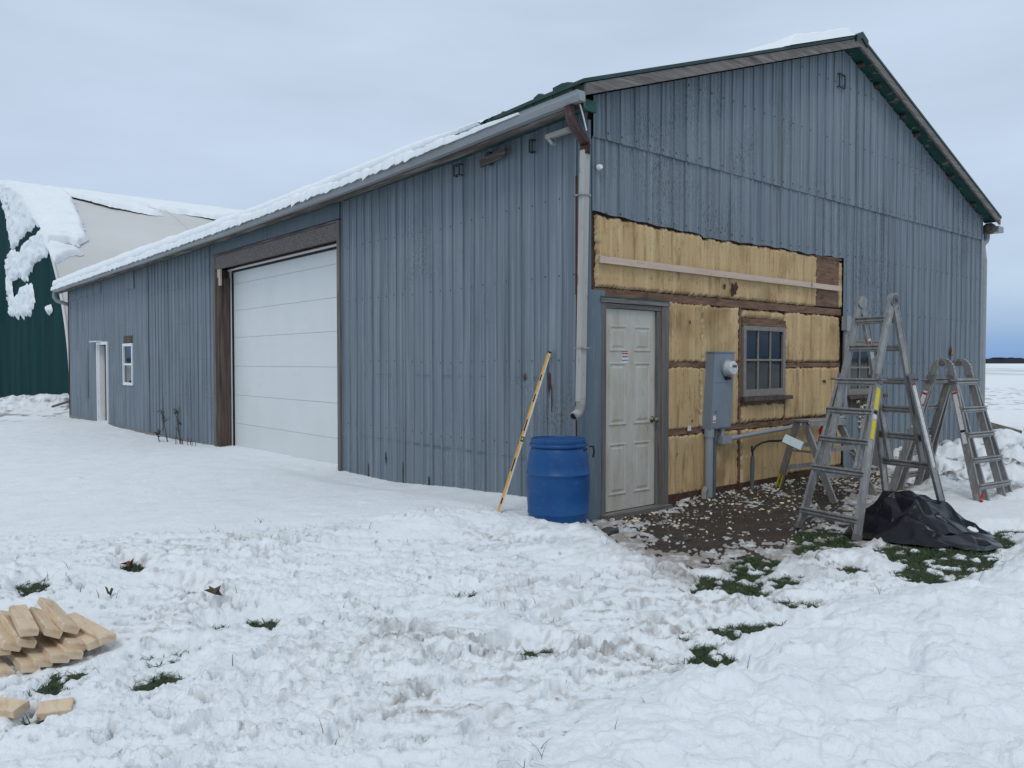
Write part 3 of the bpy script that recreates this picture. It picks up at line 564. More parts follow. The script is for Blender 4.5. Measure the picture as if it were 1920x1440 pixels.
# saw-kerf scratch lines along the long wall
mb = MB()
for y0 in np.arange(.7, 4.4, .22):
    if random.random() < .75: mb.box(-.0175,-.015,y0,y0+.14*random.uniform(.5,1.2),1.328,1.334)
    mb.box(-.0175,-.015,y0+1.2*.0,y0+.16,.47+random.uniform(-.004,.006),.478)
tag(mb.build('scratch_line', S['conduitd'], barn), kind='stuff')

# gable skins
mb = MB()
siding(mb, 'y', ribs_profile(.02, W, .2095, .197), lambda a: 3.645, lambda a: gab(a)+.0, .040, 7, 11); mb.build('upper_gable_siding', S['siding'], barn)
cut = lambda a: float(np.interp(a, [.0,.4,1.2,1.75,1.80,2.5,3.4,4.0,4.6,4.95],[2.945,2.93,2.905,2.90,2.87,2.885,2.90,2.885,2.905,2.90]))+.006*math.sin(a*17)
mb = MB()
siding(mb, 'y', ribs_profile(.02, 4.94, .2095, .197), cut, lambda a: 3.66, .025, 2, 12)
siding(mb, 'y', ribs_profile(4.94, 5.10, .2095, .197), lambda a: .62, lambda a: 3.66, .025, 5, 13)
siding(mb, 'y', ribs_profile(4.99, 5.12, .2095, .197), lambda a: -.15, lambda a: .9, .022, 3, 13)
siding(mb, 'y', ribs_profile(5.10, 6.12, .2095, .197), lambda a: 1.80, lambda a: 3.66, .025, 4, 13)
siding(mb, 'y', ribs_profile(5.10, 5.66, .2095, .197), lambda a: -.15, lambda a: .80, .025, 3, 14)
siding(mb, 'y', ribs_profile(6.12, W, .2095, .197), lambda a: -.20, lambda a: 3.66, .025, 7, 15)
mb.build('lower_gable_siding', S['siding'], barn)
mb = MB(); mb.box(-.034,-.004,-.040,.115,-.2,3.62).box(-.037,-.004,-.030,.10,3.62,3.80).box(-.03,.19,-.0395,-.005,-.25,2.19)
mb.build('corner_trim', S['siding2'], barn)
MB().box(-.0365,-.005,.125,.145,2.15,3.3).box(-.036,-.005,.125,.135,-.2,2.15).build('rusty_trim_edge', S['rust'], barn)
mb = MB(); mb.box(W-.02,W+.05,-.050,.05,-.2,3.75); mb.build('corner_trim', S['gutter'], barn)
MB().box(-.035,.03,LEN-.03,LEN+.02,-.3,3.8).build('rusty_trim_edge', S['rust'], barn)

# exposed foam between the timbers
def foam(u0, u1, z0, z1, seed, sl=0., y=-.006, ztop=None):
    nu = max(4, int((u1-u0)/.013)); nz_ = max(4, int((z1-z0)/.018)); s, t_ = np.meshgrid(np.linspace(0,1,nu), np.linspace(0,1,nz_))
    rag = lambda q, k: .012*perlin(q*7, q*0+k*.37+.2, seed+k)+.020*perlin(q*23, q*0+k*.31+.4, seed+k+5)+.015*perlin(q*55, q*0+k*.31+.4, seed+k+7)
    uu = u0+(u1-u0)*s; zz = z0+(z1-z0)*t_
    top = (z1 if ztop is None else None)
    zT = (np.vectorize(ztop)(uu) if ztop else z1+0*uu)+rag(uu, 1)+.02*sl*0; zB = z0+rag(uu, 2)
    uL = u0+rag(zz, 3)*.8; uR = u1+rag(zz, 4)*.8
    U_ = uL+(uR-uL)*s; Z_ = zB+(zT-zB)*t_
    d = np.minimum(np.minimum(s*(u1-u0), (1-s)*(u1-u0)), np.minimum(t_*(z1-z0), (1-t_)*(z1-z0)))
    ph = ((U_-.197+.01)%.2095)/.2095
    groove = np.exp(-((ph-.05)/.028)**2)*.8+.15*np.exp(-((ph-.42)/.02)**2)+.15*np.exp(-((ph-.74)/.02)**2)
    Y_ = y - .013*sst(d, 0, .010) + .006*groove*sst(d,0,.03) - .003*perlin(U_*2.5, Z_*2, seed) - .0015*perlin(U_*30, Z_*11, seed+3) - .004*np.maximum(0, perlin(U_*18, Z_*3.1, seed+8)-.25)
    Y_[0] = .02; Y_[-1] = .02; Y_[:,0] = .02; Y_[:,-1] = .02
    rim = (1-sst(d, .004, .022))*sst(perlin(U_*9, Z_*9, seed+30)+.6*perlin(U_*28, Z_*28, seed+31), -.1, .3)
    return grid_mesh('foam_panel', U_, Y_, Z_, S['foam'], parent=barn, attrs={'rim': rim*.9, 'line': .42*np.exp(-((ph-.05)/.020)**2)*sst(perlin(U_*3, Z_*2.5, seed+33), -.3, .3)+.25*np.exp(-((ph-.42)/.014)**2)+.25*np.exp(-((ph-.74)/.014)**2)})
topc = lambda a: cut(a)-.012
foam(.105, 4.24, 2.225, 2.9, 21, ztop=topc)
foam(4.845, 4.925, 2.23, 2.86, 22)
foam(1.19, 1.78, 1.49, 2.135, 31); foam(1.79, 2.49, 1.488, 2.13, 32)
foam(2.57, 3.48, 2.015, 2.115, 33, y=-.004); foam(3.52, 4.86, 1.50, 2.115, 34)
foam(1.19, 1.75, .76, 1.44, 41); foam(1.77, 2.49, .765, 1.44, 42); foam(2.57, 3.48, .78, .985, 43); foam(3.52, 4.86, .78, 1.425, 44)
foam(1.19, 1.95, .05, .700, 51); foam(1.97, 2.49, .04, .705, 52); foam(2.57, 3.60, .04, .70, 53); foam(3.62, 4.95, .08, .70, 54)
def rough_board(name, mat, x0, x1, y0, y1, z0, z1, seed=0, parent=None, amp=.006):
    n = max(2, int((x1-x0)/.06)); mb = MB(); vs = []
    for i in range(n+1):
        x = x0+(x1-x0)*i/n; j = lambda k: amp*float(perlin(np.array([x*6.]), np.array([k*3.7+seed]), seed)[0])
        vs += [(x,y0+j(1),z0+j(2)),(x,y1,z0+j(2)),(x,y1,z1+j(3)),(x,y0+j(4),z1+j(3))]
    fs = [(4*i+k, 4*i+(k+1)%4, 4*i+4+(k+1)%4, 4*i+4+k) for i in range(n) for k in range(4)]+[(0,1,2,3),(4*n,4*n+3,4*n+2,4*n+1)]
    return mb.add(vs, fs).build(name, mat, parent or barn)
rough_board('girt', S['girt'], .06, 4.90, -.016, .018, 2.128, 2.212, 1)
rough_board('girt', S['girt'], 1.17, 2.55, -.010, .018, 1.438, 1.492, 2); rough_board('girt', S['girt'], 3.50, 4.90, -.010, .018, 1.432, 1.488, 3)
rough_board('girt', S['girt'], 1.17, 4.92, -.010, .018, .708, .768, 4)
rough_board('sill_beam', S['sheath'], 1.15, 5.0, -.030, .018, -.12, .075, 5)
MB().box(4.255,4.84,-.008,.018,2.235,2.87).build('brown_board', S['girt'], barn)
MB().box(4.20,4.90,-.020,-.0,2.872,2.895).build('brown_strip', S['girt'], barn)
rough_board('new_strapping', S['strap'], .10, 4.80, -.062, -.036, 2.452, 2.520, 6, amp=.002)
MB().box(4.02,4.055,-.065,-.0625,2.462,2.512).build('board_tag', S['meterbox'], barn)
blotch('foam_hole', S['sheath'], 'y', (2.36,2.325), .075, .085, .032, 31); blotch('foam_hole', S['sheath'], 'y', (2.18,2.35), .022, .03, .032, 32); blotch('foam_hole', S['dark'], 'y', (4.45,1.24), .045, .022, .030, 33); blotch('foam_hole', S['dark'], 'y', (1.55,1.93), .012, .02, .030, 34); blotch('foam_hole', S['sheath'], 'y', (1.60,.85+.0), .012,.014,.030,35)
MB().box(1.515,1.575,-.034,-.030,.742,.800).build('paper_scrap', S['label'], barn)
for u, z0, z1, y in [(2.53,.08,2.12,-.004),(3.50,.76,2.0,-.002),(1.17,.05,2.10,-.002)]:
    MB().box(u-.018,u+.018,y-.006,.018,z0,z1).build('stud', S['girt'], barn)

# entry door (slab face 2 cm behind the trim), six raised panels
def door_unit():
    d = MB(); x0, x1, z0, z1, y = .205, .992, .005, 2.022, -.002
    d.box(x0, x1, y, y+.04, z0, z1); slab = d.build('entry_door', S['door'], barn)
    for cx0, cx1 in ((.285,.545),(.655,.915)):
        for a, b in ((1.60,1.86),(.86,1.49),(.16,.68)):
            m = MB(); R_ = [(0,0),(.006,-.007),(.017,-.007),(.024,.001),(.040,.001),(.058,-.006)]
            vs = [];
            for ins, dy in R_: vs += [(cx0+ins,y+dy-.0012,a+ins),(cx1-ins,y+dy-.0012,a+ins),(cx1-ins,y+dy-.0012,b-ins),(cx0+ins,y+dy-.0012,b-ins)]
            fs = [(4*i+k,4*i+(k+1)%4,4*i+4+(k+1)%4,4*i+4+k) for i in range(len(R_)-1) for k in range(4)]+[(20,21,22,23)]
            m.add(vs, fs).build('raised_panel', S['door'], slab)
    k = MB(); c = Vector((.945, -.004, .895)); k.lathe(c, [(.033,0),(.033,.006),(.024,.012),(.013,.016),(.012,.040),(.022,.047),(.030,.058),(.031,.070),(.024,.080),(.004,.083)], 20, 'y'); k.build('door_knob', S['brass'], slab, smooth=True)
    st = MB(); sx0, sx1, sz0, sz1 = .472, .572, 1.487, 1.612
    st.box(sx0,sx1,y-.0032,y-.0014,sz0,sz1); sticker = st.build('warning_sticker', S['label'], slab)
    MB().box(sx0+.004,sx1-.004,y-.0046,y-.0034,1.572,1.606).build('red_band', S['red'], slab)
    def text(s, cx, cz, size, mat, nm):
        cu = bpy.data.curves.new(nm, 'FONT'); cu.body = s; cu.size = size; cu.align_x = 'CENTER'; cu.align_y = 'CENTER'; cu.offset = .0006; cu.extrude = .0003
        o = bpy.data.objects.new('tmp', cu); COL.objects.link(o); me = bpy.data.meshes.new_from_object(o.evaluated_get(bpy.context.evaluated_depsgraph_get())); bpy.data.objects.remove(o)
        me.transform(Matrix.Translation((cx, y-.0052, cz)) @ Matrix.Rotation(R(90), 4, 'X')); me.materials.clear(); me.materials.append(mat)
        q = bpy.data.objects.new(nm, me); COL.objects.link(q); q.parent = slab
    text('WARNING', .522, 1.588, .0205, S['label'], 'lettering'); text('Security XP', .522, 1.548, .0185, S['ink'], 'lettering'); text('Cameras In Use', .522, 1.512, .0140, S['ink'], 'lettering')
    blotch('door_scuff', S['dark'], 'y', (.775,.475), .022, .010, .004, 40, th=.002)
door_unit()
mb = MB(); mb.box(.145,.203,-.046,.03,-.08,2.075); mb.build('door_jamb', S['greywood_z'], barn)
mb = MB(); mb.box(.994,1.055,-.030,.04,-.08,2.022).box(1.058,1.165,-.050,.03,-.10,2.075); mb.build('door_jamb', S['greywood_z'], barn)
mb = MB(); mb.box(.203,1.055,-.036,.04,2.026,2.07).box(.12,1.175,-.058,.0,2.0765,2.118); mb.build('door_head', S['greywood_x'], barn)
MB().box(.13,1.17,-.050,-.01,2.120,2.135).build('drip_flashing', S['green'], barn)
MB().box(.14,1.14,-.13,.03,-.085,-.004).build('door_threshold', S['greywood_x'], barn)

# windows
def window6(x0, x1, z0, z1, fl=.055, sill=True, lab=None):
    m = MB(); y0, y1 = -.030, .02; b = .085
    m.box(x0,x0+fl,y0,y1,z0,z1).box(x1-fl,x1,y0,y1,z0,z1).box(x0+fl,x1-fl,y0,y1,z1-fl,z1).box(x0+fl,x1-fl,y0,y1,z0,z0+b)
    wdw = m.build('window', S['taupe'], barn)
    gx0, gx1, gz0, gz1 = x0+fl, x1-fl, z0+b, z1-fl; m = MB()
    for k in (1,2): x = gx0+(gx1-gx0)*k/3; m.box(x-.012,x+.012,-.018,.008,gz0,gz1)
    zc = (gz0+gz1)/2; m.box(gx0,gx1,-.020,.010,zc-.012,zc+.012); m.build('muntins', S['taupe'], wdw)
    MB().box(gx0,gx1,-.004,.002,gz0,gz1).build('pane', S['glass'], wdw)
    if sill: rough_board('window_sill', S['sheath'] if sill == 2 else S['post'], x0-.05, x1+.09, -.085, .01, z0-.050, z0-.004, int(x0*9), parent=wdw, amp=.004)
    return wdw
window6(2.575, 3.485, 1.085, 1.925); rough_board('window_header', S['girt'], 2.56, 3.50, -.016, .018, 1.930, 2.010, 8, amp=.008); rough_board('sill_backing', S['girt'], 2.57, 3.50, -.014, .018, .985, 1.033, 9, amp=.008)
window6(5.10, 6.10, 1.035, 1.775, sill=True); rough_board('window_header', S['taupe'], 5.05, 6.14, -.036, .0, 1.780, 1.815, 10, amp=.003)
rough_board('broken_boarding', S['post'], 5.12, 6.06, -.018, .018, .30, .975, 12, amp=.010)
MB().box(5.70,6.06,-.045,-.02,-.1,.86).build('weathered_plank', S['greywood_z'], barn)
mb = MB(); rs = np.random.RandomState(2)
for i in range(60):
    x, z = rs.uniform(5.3,5.95), rs.uniform(.55,.95); r = rs.uniform(.008,.022); mb.box(x-r,x+r,-.052-r*.4,-.03,z-r*.7,z+r*.8, lambda a,b,c: (a+rs.uniform(-.006,.006), b, c+rs.uniform(-.006,.006)))
tag(mb.build('foam_crumbs', S['chips'], barn), kind='stuff')

# overhead door in its timber surround
DX = .25
mb = MB(); segs = [-.16,.33,.87,1.42,1.965,2.48,2.985,3.30]
dr = None
for i, (a, b) in enumerate(zip(segs, segs[1:])):
    o = MB().box(DX,DX+.045,4.9,9.98,a+.0025,b-.0025, None).build('overhead_door' if i == 0 else 'door_section', S['panel'], barn if i == 0 else dr); dr = dr or o
MB().box(DX+.012,DX+.02,4.91,9.97,-.1,3.28).build('section_gaps', S['seam'], dr)
mb = MB(); mb.box(DX-.035,DX-.003,9.70,9.80,-.15,3.24); mb.build('track_trim', S['white'], barn)
MB().box(DX-.030,DX-.002,9.665,9.70,-.15,3.20).build('door_seal', S['rubber'], barn)
MB().box(DX-.045,DX-.003,4.93,9.66,3.205,3.235).build('door_seal', S['rubber'], barn)
MB().box(DX-.075,DX-.04,4.93,9.90,3.237,3.262).build('head_trim', S['white'], barn)
MB().box(-.0,DX+.05,9.80,9.96,-.25,3.26).build('door_post', S['post'], barn)
MB().box(-.04,.0,9.86,9.985,-.25,3.50).build('door_post', S['greywood_z'], barn)
MB().box(-.02,DX-.04,9.74,9.797,-.2,3.10).build('door_post', S['post'], barn)
MB().box(-.015,.02,9.66,9.80,2.95,3.26).build('pale_block', S['strap'], barn)
MB().box(-.030,.018,4.99,9.86,3.265,3.50).build('header_board', S['osb'], barn)
MB().box(-.045,.0,4.99,9.99,3.503,3.535).build('header_cap', S['greywood_y'], barn)
MB().box(.0,DX+.06,4.9,9.96,3.30,3.34).build('header_soffit', S['sheath'], barn)
MB().box(-.045,DX+.05,4.905,4.985,-.25,3.53).build('door_post', S['greywood_z'], barn)

# far walk-in door
mb = MB(); mb.box(-.045,.0,19.08,19.16,-.25,2.06).box(-.045,.0,18.0,18.075,-.25,2.06).box(-.045,.0,18.075,19.08,1.98,2.06)
fr = mb.build('side_door', S['white'], barn)
MB().box(.0,.35,19.02,19.08,-.25,1.98).build('door_reveal', S['white'], fr)
MB().box(.28,.33,18.02,19.02,-.25,1.98).build('door_leaf', S['strap'], fr)
MB().box(.14,.28,18.95,19.02,-.2,1.97).build('open_edge', S['post'], fr)
MB().box(-.16,-.01,18.6,19.45,2.065,2.09).build('door_hood', S['white'], fr)
MB().box(.0,.4,17.97,18.02,-.25,2.0).build('door_reveal', S['sheath'], fr)
# far white sash window
mb = MB(); x0, x1, z0, z1 = 15.60, 16.45, .92, 1.97
mb.box(-.04,.03,x0,x0+.06,z0,z1).box(-.04,.03,x1-.06,x1,z0,z1).box(-.04,.03,x0+.06,x1-.06,z1-.07,z1).box(-.04,.03,x0+.06,x1-.06,z0,z0+.07).box(-.025,.02,x0+.06,x1-.06,1.42,1.47)
sw = mb.build('sash_window', S['white'], barn); MB().box(.0,.006,x0+.05,x1-.05,z0+.05,z1-.05).build('pane', S['glass'], sw)
MB().box(-.01,.02,15.6,16.45,1.98,2.155).build('grey_infill', S['post'], barn)
MB().box(.0,.3,15.7,16.0,.995,1.04).build('sill_clutter', S['white'], sw)
MB().box(-.035,.05,9.99,LEN,-.5,-.155).build('foundation', S['concrete'], barn)

# roof, eaves, rakes, gutters
mb = MB(); TH = .035
NY = 40; yy_ = [-.265+(LEN+.55)*i/NY for i in range(NY+1)]; vs = []
for y in yy_: vs += [(-.34,y,roof_z(-.34)-sag(y)),(1.4,y,roof_z(1.4)-.2*sag(y)),(3,y,roof_z(3)),(3,y,roof_z(3)-TH),(1.4,y,roof_z(1.4)-.2*sag(y)-TH),(-.34,y,roof_z(-.34)-sag(y)-TH)]
mb.add(vs, [(6*i+k,6*i+(k+1)%6,6*i+6+(k+1)%6,6*i+6+k) for i in range(NY) for k in range(6)]+[(0,1,2,3,4,5),tuple(6*NY+k for k in (5,4,3,2,1,0))])
for x0, x1 in ((3,RX),(RX,10.10)):
    z0, z1 = roof_z(x0), roof_z(x1); mb.prism([(x0,-.265,z0),(x1,-.265,z1),(x1,-.265,z1-TH),(x0,-.265,z0-TH)], (0,LEN+.55,0))
roof = mb.build('roof', S['greenroof'], barn)
MB().prism([(RX-.16,-.285,roof_z(RX-.16)+.012),(RX,-.285,5.865),(RX+.16,-.285,roof_z(RX+.16)+.012),(RX+.16,-.285,roof_z(RX+.16)-.075),(RX,-.285,5.78),(RX-.16,-.285,roof_z(RX-.16)-.075)], (0,LEN+.57,0)).build('ridge_cap', S['greenroof'], roof)
def rake(x0, x1):
    u = .044; lo = .150
    MB().prism([(x0,-.256,roof_z(x0)-u),(x1,-.256,roof_z(x1)-u),(x1,-.256,roof_z(x1)-lo),(x0,-.256,roof_z(x0)-lo)], (0,.030,0)).build('rake_board', S['greywood_x'], barn)
    MB().prism([(x0,-.224,roof_z(x0)-.075),(x1,-.224,roof_z(x1)-.075),(x1,-.224,roof_z(x1)-.095),(x0,-.224,roof_z(x0)-.095)], (0,.224,0)).build('rake_soffit', S['green'], barn)
rake(-.30, RX); rake(RX, 10.08)
for x in (5.25, 5.75, 6.55, 7.05, 8.35, 9.3):
    MB().lathe((x,-.02,roof_z(x)-.135), [(.035,-.0),(.035,.10),(.02,.11)], 8, 'y').build('lookout_end', S['post'], barn)
mb = MB(); vs = []
for y in [-.01+(LEN+.2)*i/40 for i in range(41)]: vs += [(-.270,y,3.815-sag(y)),(.0,y,zt(y)-.028),(.0,y,zt(y)+.0),(-.270,y,3.840-sag(y))]
mb.add(vs, [(4*i+k,4*i+(k+1)%4,4*i+4+(k+1)%4,4*i+4+k) for i in range(40) for k in range(4)]+[(0,1,2,3)]); mb.build('eave_soffit', S['green'], barn)
mb = MB(); vs = []; n = 220
for i in range(n+1):
    y = -.225+(LEN+.45)*i/n; j = .012*float(perlin(np.array([y*2.1]), np.array([.3]), 4)[0]); tp = 4.020-sag(y)+ (.02*float(perlin(np.array([y*5.]), np.array([2.]), 6)[0]))
    vs += [(-.300,y,3.803-sag(y)+j),(-.272,y,3.803-sag(y)+j),(-.272,y,tp),(-.300,y,tp)]
mb.add(vs, [(4*i+k,4*i+(k+1)%4,4*i+4+(k+1)%4,4*i+4+k) for i in range(n) for k in range(4)]+[(0,1,2,3),(4*n,4*n+3,4*n+2,4*n+1)]); mb.build('fascia', S['greywood_y'], barn)
MB().prism([(-.304,-.22,3.86),(-.304,2.2,3.80),(-.304,2.2,3.94),(-.304,-.22,4.01)],(.003,0,0)).build('painted_fascia', S['green'], barn)
MB().box(-.30,-.12,-.215,-.19,3.80,3.90).build('eave_return', S['green'], barn)
# rotten, broken edge of boards and steel sticking up over the gutter near the corner
rs = np.random.RandomState(4)
for k, y in enumerate(np.arange(-.1, 3.6, .27)):
    h0 = 4.045-sag(y)+.02*rs.rand(); a, b = y, y+.26
    m = S['greenroof'] if k in (0,1,2,4) else S['greywood_y']
    h0 -= .02*(k > 1)+.02*rs.rand(); MB().prism([(-.325,a,3.99-sag(y)),(-.325,b,3.99-sag(y)),(-.325,b,h0+.03*rs.rand()),(-.325,b-.05-.1*rs.rand(),h0+.02+.03*rs.rand()),(-.325,a+.04+.06*rs.rand(),h0+.03*rs.rand()),(-.325,a,h0+.03*rs.rand())], (.05,0,.012)).build('broken_eave_edge', m, roof)
def gz(y): return 3.945-sag(y)
prof = [(-.305,0),(-.305,-.088),(-.370,-.088),(-.398,-.040),(-.404,-.010),(-.414,0),(-.402,.002),(-.396,-.012),(-.388,-.040),(-.364,-.080),(-.312,-.080),(-.312,0)]
mb = MB(); vs = []; ys = [-.25+(LEN+.60)*i/40 for i in range(41)]
for y in ys: vs += [(x, y, gz(y)+z+.004*math.sin(y*1.3)) for x, z in prof]
n = len(prof); mb.add(vs, [(i*n+k,i*n+(k+1)%n,(i+1)*n+(k+1)%n,(i+1)*n+k) for i in range(40) for k in range(n)])
for y in (ys[0], ys[-1]): mb.prism([(x,y,gz(y)+z) for x, z in prof[:6]], (0,.003,0))
gut = mb.build('gutter', S['gutter'], barn)
# right hand gutter stub and downpipe
mb = MB(); mb.box(10.10,10.34,-.22,.6,3.80,3.90); mb.build('gutter', S['gutter'], barn)
MB().lathe((10.02,-.10,3.86), [(.02,-.14),(.09,-.08),(.10,.0),(.08,.10),(.02,.14)], 10, 'x').build('rotten_eave_block', S['post'], barn)
MB().tube([(10.16,.0,3.80),(10.16,.0,3.72),(10.12,.0,3.66),(9.99,.0,3.60),(9.955,.0,3.52),(9.955,-.03,3.3),(9.955,-.03,.25)], .062, 12).build('downpipe', S['gutter'], barn)
# far end outlet
MB().tube([(-.36,23.0,3.68),(-.36,23.0,3.55),(-.30,22.98,3.44),(-.1,22.9,3.36),(.06,22.85,3.30)], .06, 10).build('downpipe', S['conduit'], barn)
# front downspout with brown ribbed elbow
mb = MB(); mb.bar((-.150,-.095,3.47), (-.180,-.075,1.12), .064, .088, (1,0,0), .008); ds = mb.build('downspout', S['spout'], barn)
def ribbed(name, pts, r, mat, par, sub=7, rib=.006):
    P_ = [Vector(p) for p in pts]; q = []; rr = []
    for i in range(len(P_)-1):
        p0 = P_[max(i-1,0)]; p1 = P_[i]; p2 = P_[i+1]; p3 = P_[min(i+2,len(P_)-1)]
        for k in range(sub*2):
            t_ = k/(sub*2); q.append(.5*((2*p1)+(-p0+p2)*t_+(2*p0-5*p1+4*p2-p3)*t_*t_+(-p0+3*p1-3*p2+p3)*t_**3)); rr.append(r+(rib if k%2 else 0))
    q.append(P_[-1]); rr.append(r)
    return MB().tube(q, rr, 12, True, .8).build(name, mat, par)
ribbed('upper_elbow', [(-.355,-.10,3.84),(-.352,-.10,3.76),(-.285,-.102,3.65),(-.20,-.102,3.585),(-.150,-.098,3.53),(-.150,-.095,3.44)], .050, S['brownspout'], ds)
ribbed('lower_elbow', [(-.180,-.075,1.16),(-.182,-.078,1.08),(-.215,-.085,1.02),(-.285,-.090,.985)], .046, S['spout'], ds)
MB().tube([(-.283,-.090,.986),(-.2865,-.0905,.9845)], .040, 12, True, .8).build('spout_mouth', S['rubber'], ds)
for z in (3.05, 1.62): MB().box(-.225,-.105,-.135,-.035,z,z+.012).build('pipe_strap', S['alu'], ds)
MB().tube([(-.32,-.20,3.84),(-.27,-.2,3.72),(-.235,-.2,3.62)], .007, 6).build('dangling_cord', S['label'], barn)
# old insulator brackets
def bracket(axis, a, z, w_=.09, h=.10):
    f = (lambda d, p, q: (-d, p, q)) if axis == 'x' else (lambda d, p, q: (p, -d, q))
    o = .05; m = MB(); m.tube([f(.02,a-w_/2,z+h/2),f(.02+o,a-w_/2,z+h/2),f(.02+o,a-w_/2,z-h/2),f(.02,a-w_/2,z-h/2)], .009, 6).tube([f(.02,a+w_/2,z+h/2),f(.02+o,a+w_/2,z+h/2),f(.02+o,a+w_/2,z-h/2),f(.02,a+w_/2,z-h/2)], .009, 6)
    m.tube([f(.02+o,a-w_/2,z+h/2),f(.02+o,a+w_/2,z+h/2)], .009, 6).tube([f(.02+o,a-w_/2,z-h/2),f(.02+o,a+w_/2,z-h/2)], .009, 6)
    return m.build('wall_bracket', S['dark'], barn)
bracket('x', 2.04, 3.70, .10, .12); bracket('x', .76, 3.71, .04, .12); bracket('y', 4.76, 5.245, .15, .17)
mb = MB(); mb.bar((-.09,1.56,3.675), (-.09,1.13,3.735), .035, .085, (0,0,1)); mb.build('bracket_board', S['greywood_y'], barn); bracket('x', 1.45, 3.72, .04, .12)
mb = MB(); mb.bar((-.12,.46,3.72), (-.12,.14,3.725), .05, .045, (0,0,1)).bar((-.10,.44,3.70),(-.10,.38,3.64),.05,.03,(0,0,1)); mb.build('bracket_board', S['spout'], barn)
MB().lathe((.075,-.04,3.36), [(.012,0),(.028,.012),(.028,.025),(.018,.03),(.026,.04),(.02,.055)], 12, 'y').build('insulator_knob', S['white'], barn)
# snow on the barn roof and in its gutter
def surf_snow(name, A, B, pos, T, mat, parent=None, label=None, **k):
    X, Y, Z, nx, ny, nz = pos(A, B); keep = T > .0
    ed = sst(T, 0, .05)
    o = grid_mesh(name, X+nx*T, Y+ny*T, Z+nz*T, mat, keep=keep, parent=parent); return o
ys, xs = np.meshgrid(np.concatenate([np.arange(-.30, 6, .025), np.arange(6, LEN+.3, .06)]), np.concatenate([np.arange(-.47, .6, .02), np.arange(.6, 4.9, .08)]), indexing='ij')
edge = -.385 + .05*fbm(ys, ys*0+3, 1.1, 3, 3) + .035*fbm(ys, ys*0+1, 6, 3, 4)
T = .10 + .11*sst(ys, 3, 18) + .03*fbm(ys, xs, 1.5, 3, 5) + .012*fbm(ys, xs, 8, 3, 6)
din = np.minimum(np.minimum(xs-edge, (LEN+.27-ys)), 3)
T = np.sqrt(np.clip(din/.10, 0, 1))*T
start = 1.35 + .3*fbm(xs*2, ys*0, 1, 2, 7)
front = sst(ys, start-.9, start+.5); T = T*front*(1-.55*(1-sst(ys, 2, 5))) - .02*(1-front)
T = np.where((ys < 4)&(fbm(ys, xs, 3, 2, 8) > .30)&(xs < .1), T*.3-.02, T)
rk = sst(xs, 3.05, 3.25)*(1-sst(xs, 4.62, 4.72))*sst(ys, -.30+.02, -.24)*(1-sst(ys, 1.5, 2.5)); T = np.maximum(T, rk*(.125+.03*fbm(xs, ys, 3, 3, 9))*np.clip((ys+.30)/.05, 0, 1)**.5)
SG = .165*(1-np.exp(-np.maximum(ys,0)/4.))*(1-sst(xs,-.34,1.4)*.8)*(1-sst(xs,1.4,3)); Z = roof_z(0)+SL*xs*1.0 + .004 - SG
droop = .06*sst(-xs, .34, .47)
o = grid_mesh('roof_snow', xs, ys, Z+T-droop, S['roofsnow'], keep=T > .001, loc=(0,0,4)); tag(o, 'thick layer of snow lying on the barn roof slope and along its eave', kind='stuff')
# underside lip so the snow has thickness at the eave
m = MB(); yy = np.arange(1.2, LEN+.26, .05); vs = []
for i, y in enumerate(yy):
    e = -.385+.05*float(fbm(np.array([y]), np.array([3.]), 1.1, 3, 3)[0])+.035*float(fbm(np.array([y]), np.array([1.]), 6, 3, 4)[0]); r = (.045+.05*float(sst(np.array(y),3,18)))*float(sst(np.array(y),1.1,2.6))+.004
    z = roof_z(0)+SL*e-.012-sag(y)
    vs += [(e+.03,y,z-.02),(e-.018,y,z+.0),(e-.028,y,z+r),(e+.0,y,z+2*r),(e+.09,y,z+2.1*r)]
m.add(vs, [(5*i+k,5*i+k+1,5*i+6+k,5*i+5+k) for i in range(len(yy)-1) for k in range(4)]); m.build('snow_lip', S['roofsnow'], o, smooth=True)
m = MB(); yy = np.arange(.55, LEN+.30, .035); vs = []; rs = np.random.RandomState(6)
for i, y in enumerate(yy):
    n1 = float(fbm(np.array([y]), np.array([7.]), 1.3, 3, 12)[0]); n2 = float(fbm(np.array([y]), np.array([9.]), 7, 3, 13)[0])
    hgt = max(.004, (.055+.07*n1+.03*n2)*min(1, (y-.5)/1.0)+.07*min(1,(y-.5)/4)); ov = -.422-max(0, .045*n2+.035+.05*n1)*min(1,(y-.5)/1.5); z = gz(y)
    if y > LEN+.22: hgt *= .3
    vs += [(ov+.008,y,z-.016-.08*max(0,n2+.3*n1+.18)*min(1,(y-.5)/2.5)),(ov-.006,y,z+hgt*.45),(-.39,y,z+hgt*.9),(-.35,y,z+hgt),(-.302,y,z+hgt*.9+.01),(-.302,y,z-.03)]
m.add(vs, [(6*i+k,6*i+k+1,6*i+7+k,6*i+6+k) for i in range(len(yy)-1) for k in range(5)]+[(0,1,2,3,4,5)]); g = m.build('gutter_snow', S['roofsnow'], None, (0,0,3.9), smooth=True)
tag(g, 'crusty strip of snow filling the gutter on the long side of the barn', kind='stuff')

